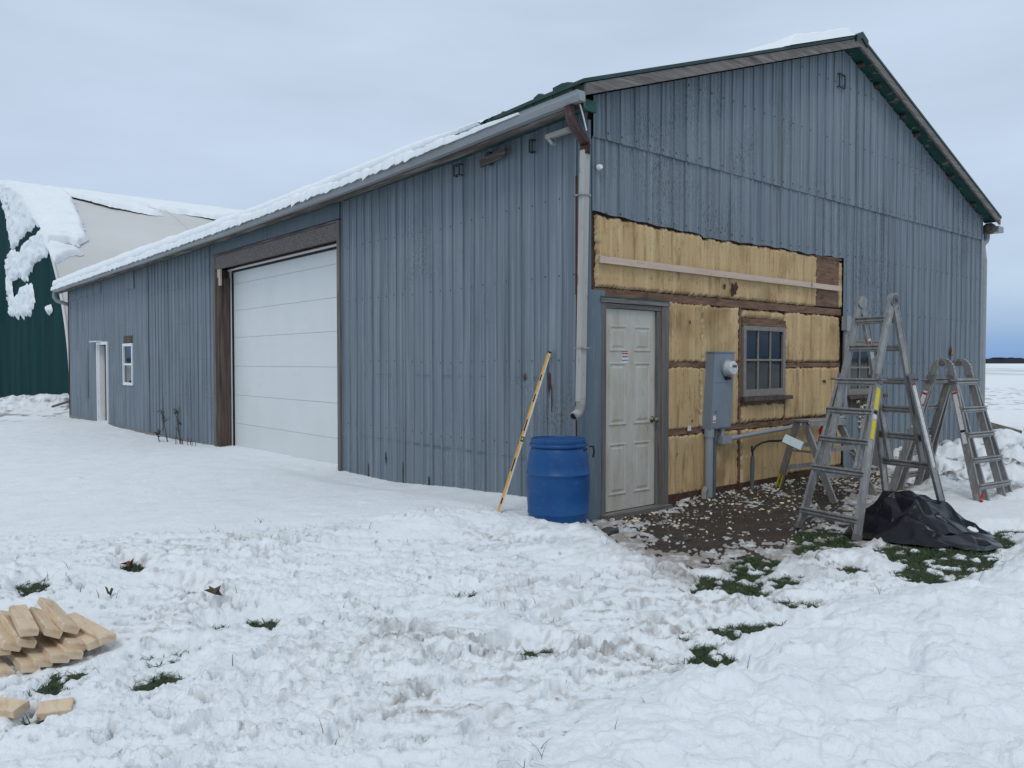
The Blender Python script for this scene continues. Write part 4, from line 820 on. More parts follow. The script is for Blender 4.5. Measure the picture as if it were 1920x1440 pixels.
# ------------------------------------------------------------------ fabric shelter beyond the barn
VC, ZC, AA, BB, U0 = 49.07, .168, 23.06, 10.8, .675
sh = thing('fabric_shelter', (U0, VC, 0), 'huge hooped storage shelter with dark green end wall and off-white roof fabric, beyond the barn', 'fabric shelter')
def arch(u, th): c, s = np.cos(th), np.sin(th); nn = np.hypot(c/AA, s/BB); return u, VC-AA*c, ZC+BB*s, 0*c, -(c/AA)/nn, (s/BB)/nn
uu, th = np.meshgrid(np.linspace(U0, U0+70, 220), np.radians(np.linspace(-5, 185, 120)), indexing='ij')
sag = .10*np.sin((uu-U0)/6.2*np.pi)**2; X, Y, Z, _, ny, nz = arch(uu, th); grid_mesh('roof_cover', X, Y-ny*sag, Z-nz*sag, S['fabwhite'], parent=sh)
vs_, ws = np.meshgrid(np.linspace(-1, 1, 160), np.linspace(0, 1, 80), indexing='ij'); hz = ZC+BB*np.sqrt(np.clip(1-vs_**2, 0, 1)); zz = -1.2+(hz+1.2)*ws
yy = VC+AA*vs_*.999; fold = .10*perlin(yy*.5, zz*.12, 3)*sst(8-zz, 0, 4)+.03*perlin(yy*1.7+.3*zz, zz*.3, 5)*sst(6-zz, 0, 4)
grid_mesh('end_wall', U0+.02-fold*np.sqrt(np.clip(1-vs_**2,0,1)), yy, zz, S['fabgreen'], parent=sh)
m = MB(); m.tube([(U0-.02, VC-(AA+.03)*math.cos(a), ZC+(BB+.03)*math.sin(a)) for a in np.radians(np.linspace(-4, 29.5, 30))], .05, 8); m.build('edge_hem', S['fabwhite'], sh)
for k in range(1, 12):
    u = U0+6.2*k; m = MB(); m.tube([(u, VC-(AA+.012)*math.cos(a), ZC+(BB+.012)*math.sin(a)) for a in np.radians(np.linspace(-4, 184, 70))], .03, 6); m.build('rib_seam', S['fabwhite'], sh)
# clinging snow: on the cover
uu, th = np.meshgrid(np.arange(U0-.05, U0+45, .07), np.radians(np.concatenate([np.arange(20, 66, .33), np.arange(66, 96, 1.)])), indexing='ij'); td = np.degrees(th)
wu = uu+.10*fbm(uu, td*.3, 1.1, 4, 3)*1.2; wt = td+1.0*fbm(uu, td*.3, .9, 4, 4)
A1 = [(.3,96),(3.2,96),(2.9,60),(2.35,46),(2.15,35.9),(1.75,33.6),(1.45,34.4),(.3,33.4)]; A2 = [(.3,32.8),(.9,33.0),(1.55,32.2),(1.75,31.2),(1.2,29.8),(.3,27.5)]
A3 = [(2.9,96),(2.9,59),(4.2,53),(5.7,50.2),(6.3,50.6),(5.9,54),(5.6,60),(7.3,53.5),(9.6,53),(9.9,54.5),(9.3,58),(12,54.5),(15.6,54),(16,57),(18,54),(46,53),(46,96)]
sc = 4.4
sdf = np.minimum(np.minimum(poly_sd(wu, wt/sc, [(a,b/sc) for a,b in A1]), poly_sd(wu, wt/sc, [(a,b/sc) for a,b in A2])), poly_sd(wu, wt/sc, [(a,b/sc) for a,b in A3]))
bits = (lumps(uu, td/sc, .9, 41, .14, .3)-.02)*(td < 42)*(uu > 2)*(uu < 6)
T = np.where(sdf < 0, .20*np.sqrt(np.clip(-sdf/.12, 0, 1))+.05*sst(fbm(uu*.4, td/sc*1.6, 1.0, 4, 29), -.03, .04)+.04*fbm(uu, td/sc, 1.3, 4, 5)+.05*fbm(uu, td/sc*3, .8, 3, 6), np.maximum(-.02, bits*.6))
X, Y, Z, nx, ny, nz = arch(uu, th)
T[0, T[1] > .01] = 0.
sn = grid_mesh('shelter_snow', X, Y+ny*T, Z+nz*T, S['roofsnow'], keep=T > .01, loc=(U0, 30, 5)); tag(sn, 'broken slabs of snow sliding off the fabric shelter and stuck to its green end wall', kind='stuff')
# clinging snow: on the end wall
yy, zz = np.meshgrid(np.arange(26.2, 45, .07), np.arange(2.6, 11.2, .06), indexing='ij')
wy = yy+.55*fbm(yy, zz, 1.1, 5, 7, .6); wz = zz+.40*fbm(yy, zz, 1.3, 5, 8, .6)
P1 = [(43.5,11.2),(41.3,9.9),(40.3,8.9),(39.1,8.3),(38.8,7.6),(38.6,6.95),(37.6,6.75),(36.2,7.05),(34,7.1),(31,7.1),(28,6.8),(27,11.3)]
P2 = [(39.5,6.6),(38.2,6.8),(37.2,6.35),(36.2,6.5),(34,6.75),(30,6.7),(28,6.4),(28,5.95),(30.5,5.75),(33.2,5.50),(34.6,5.15),(36.0,5.45),(37.3,5.3),(38.9,5.45),(39.8,5.9)]
P3 = [(39.6,5.9),(38.6,5.9),(38.3,4.9),(38.2,4.4),(36.9,4.55),(35.6,4.9),(33.6,4.80),(32.9,4.2),(33.0,3.75),(34.2,3.6),(36.5,3.55),(38.9,3.75),(39.5,4.6)]
P4 = [(30.0,3.75),(29.4,3.7),(29.3,3.45),(29.8,3.35),(30.1,3.5)]; P5 = [(35.9,5.45),(35.6,5.4),(35.3,5.15),(35.5,5.1)]; P6 = [(34.6,5.3),(34.35,5.2),(34.4,4.95)]; P7 = [(36.3,3.6),(35.4,3.6),(36,3.2)]
sdf = np.full(yy.shape, 9.)
for P in (P1,P2,P3): sdf = np.minimum(sdf, poly_sd(wy, wz, P))
for P in (P4,P5,P6): sdf = np.minimum(sdf, poly_sd(yy+.3*fbm(yy,zz,2,3,9), zz, P)+.02)
holes = sst(fbm(yy, zz, 1.6, 3, 21), .18, .3)*(yy > 38.2)
T = np.where(sdf < 0, .06*np.sqrt(np.clip(-sdf/.10, 0, 1))+.05*fbm(yy, zz, 2.2, 5, 10)+.05*sst(fbm(yy*.5, zz*1.5, 1.1, 4, 19),-.05,.05)-.35*holes, -.02)
inside = ((yy-VC)/AA)**2+((zz-ZC)/BB)**2 < 1.0
T = np.where(inside, T, np.where(sdf < 0, .0, -.02))
e = grid_mesh('end_wall_snow', U0-T, yy, zz, S['roofsnow'], keep=T > .005, parent=sn)
hb = MB(); hb.tube([(U0-.35,42.0,4.3),(U0-.45,42.0,4.75),(U0-.45,41.2,4.75),(U0-.45,41.0,4.1),(U0-.30,41.1,3.9),(U0-.2,41.8,3.9)], .05, 6); hb.build('cable_bracket', S['greywood_z'], sh)
MB().box(U0-.12,U0+.10,42.6,43.0,-1.2,5).build('corner_post', S['greywood_z'], sh)
# ------------------------------------------------------------------ things in the yard
def text3d(s, size, org, xd, yd, mat, parent, name='lettering', bold=.0):
    cu = bpy.data.curves.new(name, 'FONT'); cu.body = s; cu.size = size; cu.align_x = 'CENTER'; cu.align_y = 'CENTER'; cu.extrude = .0003; cu.offset = bold
    o = bpy.data.objects.new('tmp', cu); COL.objects.link(o); me = bpy.data.meshes.new_from_object(o.evaluated_get(bpy.context.evaluated_depsgraph_get())); bpy.data.objects.remove(o)
    x = Vector(xd).normalized(); y = Vector(yd).normalized(); z = x.cross(y).normalized(); y = z.cross(x)
    M = Matrix((x, y, z)).transposed().to_4x4(); M.translation = Vector(org)-wl(parent); me.transform(M); me.materials.clear(); me.materials.append(mat)
    q = bpy.data.objects.new(name, me); COL.objects.link(q); q.parent = parent; return q

# blue drum
bc = Vector((-.510, -.118, -.075)); d = thing('barrel', bc, 'blue plastic drum with a ridged lid standing in snow at the barn corner', 'barrel')
prof = [(.05,0),(.225,.0),(.243,.012),(.252,.06),(.265,.14),(.279,.20),(.2825,.205),(.283,.212),(.279,.218),(.288,.36),(.2905,.44),(.289,.52),(.2895,.552),(.2935,.556),(.2935,.564),(.289,.568),(.283,.64),(.272,.71),(.258,.765),(.246,.795),(.240,.803),(.240,.83)]
MB().lathe(bc, prof, 56).build('drum_body', S['blue'], d, smooth=True)
prof = [(.236,.80),(.262,.802),(.266,.808),(.266,.822),(.262,.828),(.249,.830),(.249,.842),(.252,.845),(.252,.868),(.247,.874),(.236,.874),(.232,.866),(.03,.864)]
MB().lathe(bc, prof, 56).build('lid', S['blue'], d)
for a in (-68, -50): v = Vector((math.cos(R(a)), math.sin(R(a)), 0)); MB().tube([bc+v*.250+Vector((0,0,.775)), bc+v*.2625+Vector((0,0,.777))], .0085, 10).build('vent_hole', S['rubber'], d)
MB().tube([bc+Vector((.19,-.21,.80)), bc+Vector((.215,-.235,.80)), bc+Vector((.225,-.235,.75)), bc+Vector((.222,-.225,.70))], .009, 8).build('strap_end', S['rubber'], d)

# long box level leaning on the long wall
A_ = Vector((-1.035,.195,-.06)); B_ = Vector((-.045,.505,1.580)); dv = (B_-A_).normalized(); view = Vector((.6468,.7627,0)); side = dv.cross(Vector((.6,.78,-.1))).normalized(); nrm = side.cross(dv)
lv = thing('spirit_level', (-1.035,.195,0), 'long yellow and silver builders level leaning against the wall beside the blue barrel', 'level')
MB().bar(A_, B_, .030, .060, nrm).build('level_body', S['levels'], lv)
f1 = -side if (-side).dot(Vector((-1,-.4,0))) > 0 else side
# yellow printed face on the left half of the visible front
fr_ = nrm if nrm.dot(view) < 0 else -nrm
MB().bar(A_+fr_*.031+f1*.0085, B_+fr_*.031+f1*.0085, .0150, .003, nrm).build('yellow_face', S['levely'], lv)
MB().bar(A_+f1*.0165, B_+f1*.0165, .003, .058, nrm).build('yellow_face', S['levely'], lv)
for t0, t1 in [(.145,.175),(.315,.385),(.535,.60),(.70,.745),(.825,.86)]:
    p, q = A_.lerp(B_, t0), A_.lerp(B_, t1); MB().bar(p+fr_*.0335+f1*.009, q+fr_*.0335+f1*.009, .0115, .002, nrm).build('hand_slot' , S['rubber'], lv)
p, q = A_.lerp(B_,.478), A_.lerp(B_,.505); o = MB().bar(p+fr_*.033, q+fr_*.033, .028, .004, nrm).build('vial_window', S['rubber'], lv); MB().bar(p.lerp(q,.25)+fr_*.036, p.lerp(q,.75)+fr_*.036, .013, .004, nrm).build('vial', S['vial'], o)
MB().bar(B_-dv*.012, B_+dv*.006, .036, .066, nrm).build('end_cap', S['rubber'], lv)

# folding multi-position ladders
def ladder(root, cu, cv, an, h, s, w, wf, z0, arc, f_in, f_out, rg_in, rg_out, mir=1):
    a = Vector((math.cos(an), math.sin(an), 0)); e = Vector((-a.y, a.x, 0)); c = Vector((cu, cv, 0)); up = Vector((0,0,1))
    for se in (-1, 1):
        top = lambda sg, wd: c + a*sg*wd/2 + up*(h-arc) + e*se*arc
        foot = lambda sg, wd: c + a*sg*wd/2 + up*z0 + e*se*s/2
        m = {}
        for sg in (-1, 1):
            p, q = top(sg, w), foot(sg, w); m_ = MB().bar(p, p.lerp(q, f_in), .068, .020, a); ee = (q-p).cross(a).normalized(); m_.bar(p+ee*.033, p.lerp(q, f_in)+ee*.033, .009, .027, a).bar(p-ee*.033, p.lerp(q, f_in)-ee*.033, .009, .027, a).build('inner_rail', S['alu'], root)
            w1 = w+.058; p2, q2 = top(sg, w1), foot(sg, w1); st = p2.lerp(q2, f_out); ft = foot(sg, wf); ft.z += ground_z(ft.x, ft.y)-.0 if False else 0
            m_ = MB().bar(st, ft, .072, .021, a); ee = (ft-st).cross(a).normalized(); rail = m_.bar(st+ee*.036, ft+ee*.036, .009, .029, a).bar(st-ee*.036, ft-ee*.036, .009, .029, a).build('outer_rail', S['alu'], root); m[sg] = (p, q, st, ft)
            dn = (ft-st).normalized(); MB().bar(ft-dn*.045, ft+dn*.012, .088, .038, a).build('rubber_foot', S['grey'], root)
            MB().bar(st-dn*.035, st+dn*.05, .088, .040, a, .006).build('rail_lock', S['alud'], root)
            pp = st+dn*.01; n_ = e*se; MB().tube([pp+a*sg*.015, pp+a*sg*.075+n_*.0, pp+a*sg*.085+n_*.03, pp+a*sg*.07+n_*.055, pp+a*sg*.02+n_*.05], .009, 8).build('lock_handle', S['alud'], root)
        for t_ in rg_in:
            p, q = m[-1][0].lerp(m[-1][1], t_), m[1][0].lerp(m[1][1], t_); nn = e*se; m_ = MB().bar(p-up*.010, q-up*.010, .040, .036, up, .012); m_.bar(p+up*.020, q+up*.020, .050, .014, up, .003).bar(p-up*.030, q-up*.030, .018, .010, up).build('rung', S['alu'], root)
        for t_ in rg_out:
            p, q = m[-1][2].lerp(m[-1][3], t_), m[1][2].lerp(m[1][3], t_); off = e*se*.035; p = p+off; q = q+off; m_ = MB().bar(p-a*.014-up*.010, q+a*.014-up*.010, .042, .038, up, .012); m_.bar(p-a*.014+up*.021, q+a*.014+up*.021, .052, .015, up, .003).bar(p-up*.032, q-up*.032, .018, .010, up).build('rung', S['alu'], root)
        p, q = m[-1][2].lerp(m[-1][3], rg_out[-1]), m[1][2].lerp(m[1][3], rg_out[-1])
        for b_, sg in ((p, 1), (q, -1)):
            r_ = m[-sg][2].lerp(m[-sg][3], min(1, rg_out[-1]+.16)); MB().bar(b_+a*sg*.07+e*se*.02, r_+a*sg*.012, .022, .006, a).build('foot_brace', S['alu'], root)
    for sg in (-1, 1):
        H = c + a*sg*w/2 + up*(h-arc*.2)
        if arc < .03:
            MB().lathe(H, [(.0,0)], 3) if False else None
            MB().tube([H-a*.026, H+a*.026], .058, 22).build('hinge', S['alu'], root)
            MB().tube([H+a*sg*.026, H+a*sg*.034], .046, 20).build('hinge_plate', S['alud'], root); MB().tube([H+a*sg*.034, H+a*sg*.060], .020, 12).build('hinge_knob', S['alud'], root)
        else:
            P0 = c+a*sg*w/2+up*(h-arc); pts = [P0+e*math.cos(t_)*arc+up*math.sin(t_)*arc*1.15 for t_ in np.linspace(-.35, math.pi+.35, 15)]
            mb_ = MB()
            for i in range(14): mb_.bar(pts[i]-(pts[i+1]-pts[i])*.08, pts[i+1], .074, .040-.002*(i%2), a)
            mb_.build('hinge', S['alu'], root); MB().tube([pts[7]-up*.02-a*.03, pts[7]-up*.02+a*.03], .034, 16).build('hinge_knob', S['alud'], root)
    return a, e, c
def rail_mark(root, P, Q, t0, t1, a, wd, mat, name, th=.029):
    p, q = Vector(P).lerp(Vector(Q), t0), Vector(P).lerp(Vector(Q), t1); return MB().bar(p, q, wd, th, a).build(name, mat, root)
LA = (1.866,-1.913,-1.773,2.065,1.279,.34,.616,-.045)
la = thing('folding_ladder', (LA[0], LA[1], -.05), 'tallest aluminium folding ladder, open as an A-frame, with a yellow sticker on its front leg', 'ladder', 'aluminium folding ladders opened by the gable wall')
a_, e_, c_ = ladder(la, *LA, .02, .72, .335, [.075,.20], [.02,.215,.405,.60,.885])
up = Vector((0,0,1))
def rail(L, se, sg, arc, fo):
    a = Vector((math.cos(L[2]), math.sin(L[2]), 0)); e = Vector((-a.y, a.x, 0)); c = Vector((L[0], L[1], 0)); w1 = L[5]+.058
    p = c+a*sg*w1/2+up*(L[3]-arc)+e*se*arc; q = c+a*sg*w1/2+up*L[7]+e*se*L[4]/2; return p.lerp(q, fo), c+a*sg*L[6]/2+up*L[7]+e*se*L[4]/2
P, Q = rail(LA, -1, 1, .02, .335); rail_mark(la, P, Q, .06, .20, a_, .052, S['yellow'], 'yellow_sticker'); rail_mark(la, P, Q, .265, .385, a_, .052, S['yellow'], 'yellow_sticker'); rail_mark(la, P, Q, .205, .225, a_, .05, S['ink'], 'black_sticker'); rail_mark(la, P, Q, .23, .26, a_, .045, S['label'], 'white_sticker')
P1_, Q1_ = rail(LA, 1, 1, .02, .335); rail_mark(la, P1_, Q1_, .05, .60, a_, .040, S['label'], 'white_sticker'); rail_mark(la, P1_, Q1_, .025, .045, a_, .042, S['red'], 'red_sticker')
H_ = c_-a_*LA[5]/2+up*LA[3]; F_ = c_-a_*LA[5]/2+e_*LA[4]/2; rail_mark(la, H_, F_, .17, .26, a_, .048, S['label'], 'white_sticker', .027); rail_mark(la, H_, F_, .18, .196, a_, .036, S['red'], 'red_sticker', .029)
LB = (4.015,-1.763,-.126,1.485,.98,.36,.68,-.02)
lb = thing('folding_ladder', (LB[0], LB[1], 0), 'shorter aluminium folding ladder with curved top hinges, standing nearest the right end of the barn', 'ladder', 'aluminium folding ladders opened by the gable wall')
b_, eb, cb = ladder(lb, *LB, .098, 1.0, .06, [.07], [.02,.245,.45,.65,.855])
P, Q = rail(LB, 1, -1, .098, .06); rail_mark(lb, P, Q, .10, .42, b_, .046, S['label'], 'white_sticker')
for t_ in (.115, .21, .30): rail_mark(lb, P, Q, t_, t_+.018, b_, .048, S['red'], 'red_sticker', .030)
P, Q = rail(LB, -1, -1, .098, .06); rail_mark(lb, P, Q, .10, .52, b_, .044, S['label'], 'white_sticker'); rail_mark(lb, P, Q, .105, .122, b_, .046, S['red'], 'red_sticker', .030); rail_mark(lb, P, Q, .41, .43, b_, .046, S['ink'], 'black_sticker', .030)
P, Q = rail(LB, -1, 1, .098, .06); rail_mark(lb, P, Q, .10, .215, b_, .048, S['label'], 'white_sticker'); rail_mark(lb, P, Q, .10, .125, b_, .050, S['red'], 'red_sticker', .030); rail_mark(lb, P, Q, .195, .208, b_, .018, S['ink'], 'black_sticker', .031)
P, Q = rail(LB, -1, -1, .098, .06)
for k, z in enumerate((.02, .09)): c0 = Q+Vector((-.05+.03*k,-.045,z)); MB().prism([c0+Vector((-.03,0,0)),c0+Vector((.035,0,.004)),c0+Vector((.004,0,.05))], (0,.02,0)).build('red_foot_clip', S['red'], lb)

# low step stand
ss = thing('step_stand', (3.2,-.6,-.05), 'low aluminium double-sided step stand with a yellow label on its leg, behind the tall ladder', 'step stand')
def leg(p, q, wd, nm='leg', up_=(1,0,0)): return MB().chan(p, q, .028, wd, up_).build(nm, S['alu'], ss)
tl = [Vector((2.93,-.60,.80)), Vector((2.95,-.50,.80))]; trr = [Vector((3.52,-.70,.79)), Vector((3.54,-.60,.79))]
fl, bl, fr2, br = Vector((2.84,-1.02,-.07)), Vector((3.08,-.18,-.05)), Vector((3.62,-1.10,-.06)), Vector((3.80,-.24,-.05))
def rl(p, q, wd=.078, th=.026): return MB().bar(p, q, wd, th, (1,-.1,0)).build('leg', S['alu'], ss)
rl(tl[0], fl); rl(tl[1], bl); rl(trr[0], fr2); rl(trr[1], br)
MB().bar(tl[0].lerp(tl[1],.5)+Vector((-.03,0,.018)), trr[0].lerp(trr[1],.5)+Vector((.03,0,.018)), .26, .022, (0,0,1), .006).build('top_tread', S['alu'], ss)
MB().bar(tl[0]+Vector((-.02,-.085,-.012)), trr[0]+Vector((.03,-.085,-.012)), .010, .052, (0,0,1)).build('tread_edge', S['alu'], ss)
for t_ in (.34, .66):
    p, q = tl[0].lerp(fl, t_), trr[0].lerp(fr2, t_); MB().bar(p, q, .085, .022, (0,0,1), .005).bar(p+Vector((0,-.045,-.014)), q+Vector((0,-.045,-.014)), .008, .045, (0,0,1)).build('step', S['alu'], ss)
    for c0, c1, f0, s_ in ((p, q, fr2, -1),): MB().bar(q+Vector((-.12,-.02,-.03)), trr[0].lerp(fr2, t_+.12)+Vector((-.01,-.01,0)), .016, .005, (0,1,0)).build('brace', S['alu'], ss)
    p, q = tl[1].lerp(bl, t_), trr[1].lerp(br, t_); MB().bar(p, q, .012, .052, (0,0,1)).build('rear_bar', S['alu'], ss)
p, q = tl[0].lerp(fl, .38), tl[1].lerp(bl, .40); MB().bar(p, q, .008, .026, (0,0,1)).build('side_bar', S['alu'], ss)
dd = (bl-tl[1]).normalized(); ca, cb2 = tl[1].lerp(bl,.76), tl[1].lerp(bl,.98); MB().bar(ca, cb2, .062, .030, (1,-.1,0)).build('yellow_label', S['yellow'], ss)
nx = Vector((1,-.1,0)).normalized(); mid = ca.lerp(cb2,.5)-nx*.0165; text3d('FEATHERLITE', .034, mid, -dd, dd.cross(nx), S['ink'], ss, bold=.0012)
MB().box(2.93,2.985,-.565,-.50,.66,.735).build('white_sticker', S['label'], ss) if False else None

# electric meter, its conduits and the loose outlet box
em = thing('electric_meter', (1.86,-.06,-.05), 'tall grey meter cabinet with a round glass meter, fixed to the foam beside the window', 'electric meter')
sh_ = lambda x, y, z: (x-(1.61-z)*.085, y, z)
y1, y0 = -.012, -.122
cab = MB().box(1.865,2.255,y0,y1,.752,1.600,sh_).build('cabinet', S['meterbox'], em)
MB().box(1.870,2.250,y0-.006,y0-.001,.765,1.255,sh_).build('cabinet_door', S['meterbox'], cab); MB().box(1.870,2.250,y0-.004,y0-.001,1.268,1.585,sh_).build('cover_plate', S['meterbox'], cab); MB().box(1.855,2.265,y0-.012,y1,1.600,1.612,sh_).build('rain_lip', S['meterbox'], cab)
mc = Vector((2.085,y0-.004,1.425)); MB().lathe(mc, [(.094,0),(.098,.008),(.098,.022),(.086,.028)], 32, 'y').build('meter_ring', S['conduit'], em)
MB().lathe(mc, [(.083,.024),(.083,.075),(.079,.098),(.066,.108),(.0,.110)], 32, 'y').build('meter', S['meterglass'], em, smooth=False)
MB().box(mc.x-.036,mc.x+.040,mc.y-.1125,mc.y-.1105,mc.z+.008,mc.z+.036).build('display', S['lcd'], em); MB().box(mc.x-.078,mc.x-.062,mc.y-.075,mc.y-.055,mc.z-.005,mc.z+.02).build('side_port', S['ink'], em)
MB().box(mc.x-.028,mc.x+.02,mc.y-.04,mc.y,mc.z-.13,mc.z-.095).build('seal_tab', S['ink'], em); MB().tube([(mc.x+.035,mc.y-.02,mc.z-.115),(mc.x+.035,mc.y-.045,mc.z-.115)], .017, 10).build('red_seal', S['red'], em)
MB().box(1.872,1.925,y0-.0085,y0-.0065,.82,.90,lambda x,y,z: sh_(x+.03,y,z)).build('white_sticker', S['label'], em); MB().box(1.872,1.925,y0-.010,y0-.0086,.835,.848,lambda x,y,z: sh_(x+.03,y,z)).build('red_stripe', S['red'], em)
MB().box(1.93,1.965,y0-.0085,y0-.0065,.93,.955,sh_).build('dark_plate', S['conduitd'], em)
MB().tube([(1.838,-.075,-.08),(1.845,-.075,.76)], .047, 16).build('conduit', S['conduit'], em, smooth=False); MB().tube([(1.845,-.075,.66),(1.845,-.075,.755)], .056, 16).build('conduit_collar', S['conduit'], em)
MB().tube([(1.955,-.06,-.06),(1.965,-.06,.76)], .026, 12).build('conduit', S['conduitd'], em); MB().tube([(1.965,-.06,.60),(1.965,-.06,.755)], .034, 12).build('conduit_collar', S['conduitd'], em)
MB().box(2.03,2.21,-.125,-.05,.575,.665).build('elbow_box', S['conduit'], em); MB().tube([(2.07,-.085,.66),(2.07,-.085,.77)], .026, 12).build('conduit', S['conduit'], em)
MB().tube([(2.20,-.09,.62),(2.7,-.09,.645),(3.4,-.09,.675),(4.15,-.085,.715),(4.9,-.07,.75)], .026, 12).build('conduit', S['conduit'], em); MB().tube([(3.52,-.09,.680),(3.60,-.09,.684)], .033, 12).build('conduit_clip', S['label'], em)
MB().tube([(1.70,-.11,-.05),(1.735,-.09,.06),(1.78,-.08,.10)], .032, 8).build('broken_pipe', S['concrete'], em)
cs = thing('cable_stub', (2.66,-.10,-.04), 'grey pipe stub with bent black cable and pale outlet box at the step stand', 'cable')
MB().tube([(2.655,-.10,-.08),(2.665,-.10,.385)], .024, 12).build('pipe_stub', S['conduitd'], cs)
MB().tube([(2.662,-.10,.33),(2.664,-.10,.44),(2.69,-.12,.50),(2.745,-.17,.545),(2.79,-.24,.568),(2.80,-.33,.575),(2.735,-.43,.590),(2.70,-.47,.588)], .0125, 8).build('cable', S['cable'], cs)
MB().tube([(2.642,-.105,.44),(2.642,-.105,.51)], .012, 8).build('cable_end', S['cable'], cs)
bx = Vector((2.70,-.475,.600)); by = Vector((2.80,-.62,.520)); MB().bar(bx, by, .075, .055, (0,0,1), .004).build('outlet_box', S['alu'], cs)
nv = Vector((-.6468,-.7627,.12)).normalized(); dv2 = (by-bx).normalized(); MB().bar(bx-dv2*.012+nv*.046+Vector((0,0,.022)), by+dv2*.012+nv*.046+Vector((0,0,.022)), .098, .006, nv).build('cover_plate', S['teal'], cs)
jb = thing('junction_box', (4.90,-.07,1.0), 'small grey junction box on a vertical conduit at the right edge of the foam', 'junction box')
MB().box(4.845,4.955,-.125,-.055,1.925,2.115).build('box_body', S['conduit'], jb); MB().box(4.84,4.96,-.135,-.1265,1.92,2.12).build('box_cover', S['conduit'], jb); MB().tube([(4.90,-.085,1.93),(4.90,-.085,.75)], .025, 12).build('conduit', S['conduit'], jb); MB().tube([(4.90,-.085,1.38),(4.90,-.085,1.46)], .031, 12).build('conduit_collar', S['conduit'], jb)

# crumpled sheets
def heap(name, mat, C0, ax, ay, lx, ly, hf, seed, parent=None, n=150, loc=None, noise=.10):
    s, t_ = np.meshgrid(np.linspace(0,1,n), np.linspace(0,1,n)); A = Vector(ax).normalized(); B = Vector(ay).normalized()
    return s, t_
tp = thing('plastic_sheet', (1.9,-2.5,-.05), 'crumpled heap of shiny black plastic sheeting on the grass below the folding ladders', 'plastic sheet')
from mathutils.geometry import delaunay_2d_cdt
def plastic(name, outline, hf, seed, npt, amp, lift, parent):
    rs = np.random.RandomState(seed); k = len(outline); P = []
    for i in range(k):
        (x0,y0),(x1,y1) = outline[i], outline[(i+1)%k]; m_ = max(2, int(math.hypot(x1-x0,y1-y0)/.085))
        for q in range(m_): f = q/m_; P.append((x0+(x1-x0)*f+rs.uniform(-.02,.02), y0+(y1-y0)*f+rs.uniform(-.02,.02)))
    nb = len(P); xs = [p[0] for p in outline]; ys = [p[1] for p in outline]
    while len(P) < nb+npt:
        x, y = rs.uniform(min(xs),max(xs)), rs.uniform(min(ys),max(ys))
        if poly_sd(np.array([x]), np.array([y]), outline)[0] > -.04: continue
        if min((x-a)**2+(y-b)**2 for a,b in P) < .055**2: continue
        P.append((x,y))
    vs, _, fs = delaunay_2d_cdt([Vector(p) for p in P], [(i,(i+1)%nb) for i in range(nb)], [], 1, 1e-5)[:3]
    V_ = []
    for i, v in enumerate(vs):
        d_ = max(0, -poly_sd(np.array([v.x]), np.array([v.y]), outline)[0]); e_ = min(1, d_/.13)
        V_.append((v.x+rs.uniform(-.03,.03)*e_, v.y+rs.uniform(-.03,.03)*e_, lift+hf(v.x, v.y)*min(1, d_/.22)**.6+e_*amp*rs.uniform(-1,1)+.02*e_))
    o = MB().add(V_, [tuple(f) for f in fs]).build(name, S['tarp'], parent, smooth=True)
    at = o.data.attributes.get('crease_edge') or o.data.attributes.new('crease_edge', 'FLOAT', 'EDGE')
    for e in at.data: e.value = .95 if rs.rand() < .5 else (.5 if rs.rand() < .5 else 0.)
    md = o.modifiers.new('subdivision', 'SUBSURF'); md.levels = md.render_levels = 3; return o
OUT = [(1.20,-2.16),(1.28,-2.40),(1.42,-2.68),(1.60,-2.98),(1.80,-3.02),(2.1,-2.86),(2.45,-2.70),(2.85,-2.48),(2.75,-2.22),(2.45,-1.95),(2.15,-1.72),(1.85,-1.70),(1.60,-1.80),(1.30,-1.92)]
hh = lambda x, y: .175*math.exp(-(((x-1.75)/.36)**2+((y+2.05)/.36)**2))+.15*math.exp(-(((x-2.25)/.42)**2+((y+2.30)/.30)**2))+.08*math.exp(-(((x-1.5)/.3)**2+((y+2.4)/.36)**2))
plastic('crumpled_sheet', OUT, hh, 4, 150, .040, -.045, tp)
OUT2 = [(1.38,-2.22),(1.60,-2.62),(1.86,-2.72),(2.16,-2.60),(2.42,-2.52),(2.52,-2.25),(2.20,-1.95),(1.86,-1.78),(1.56,-1.88)]
plastic('folded_flap', OUT2, lambda x, y: hh(x, y)*1.0+.04, 8, 70, .055, .015, tp)

# red and dark jacket hung behind the step stand
jk = thing('jacket', (3.62,-.42,0), 'red and black jacket hanging behind the small step stand', 'jacket')
def drape(nm, mat, x0, x1, y, z0, z1, seed, parent, top=.6):
    s, t_ = np.meshgrid(np.linspace(0,1,40), np.linspace(0,1,40)); xm = (x0+x1)/2; wd = (x1-x0)/2*(top+(1-top)*(1-t_)); X = xm+(s*2-1)*wd+.01*perlin(s*3,t_*3,seed)
    Z = z0+(z1-z0)*t_+.02*perlin(s*4,t_*0,seed); Y = y-.05*np.sin(np.pi*s)+.03*np.sin(s*16+t_*2)*(1-t_*.5)+.02*perlin(s*5,t_*4,seed+1); return grid_mesh(nm, X, Y, Z, mat, parent=parent)
drape('red_cloth', S['jred'], 3.70, 3.98, -.36, .46, .76, 201, jk, .35); drape('dark_cloth', S['darkfab'], 3.93, 4.15, -.33, .48, .93, 202, jk, .6)

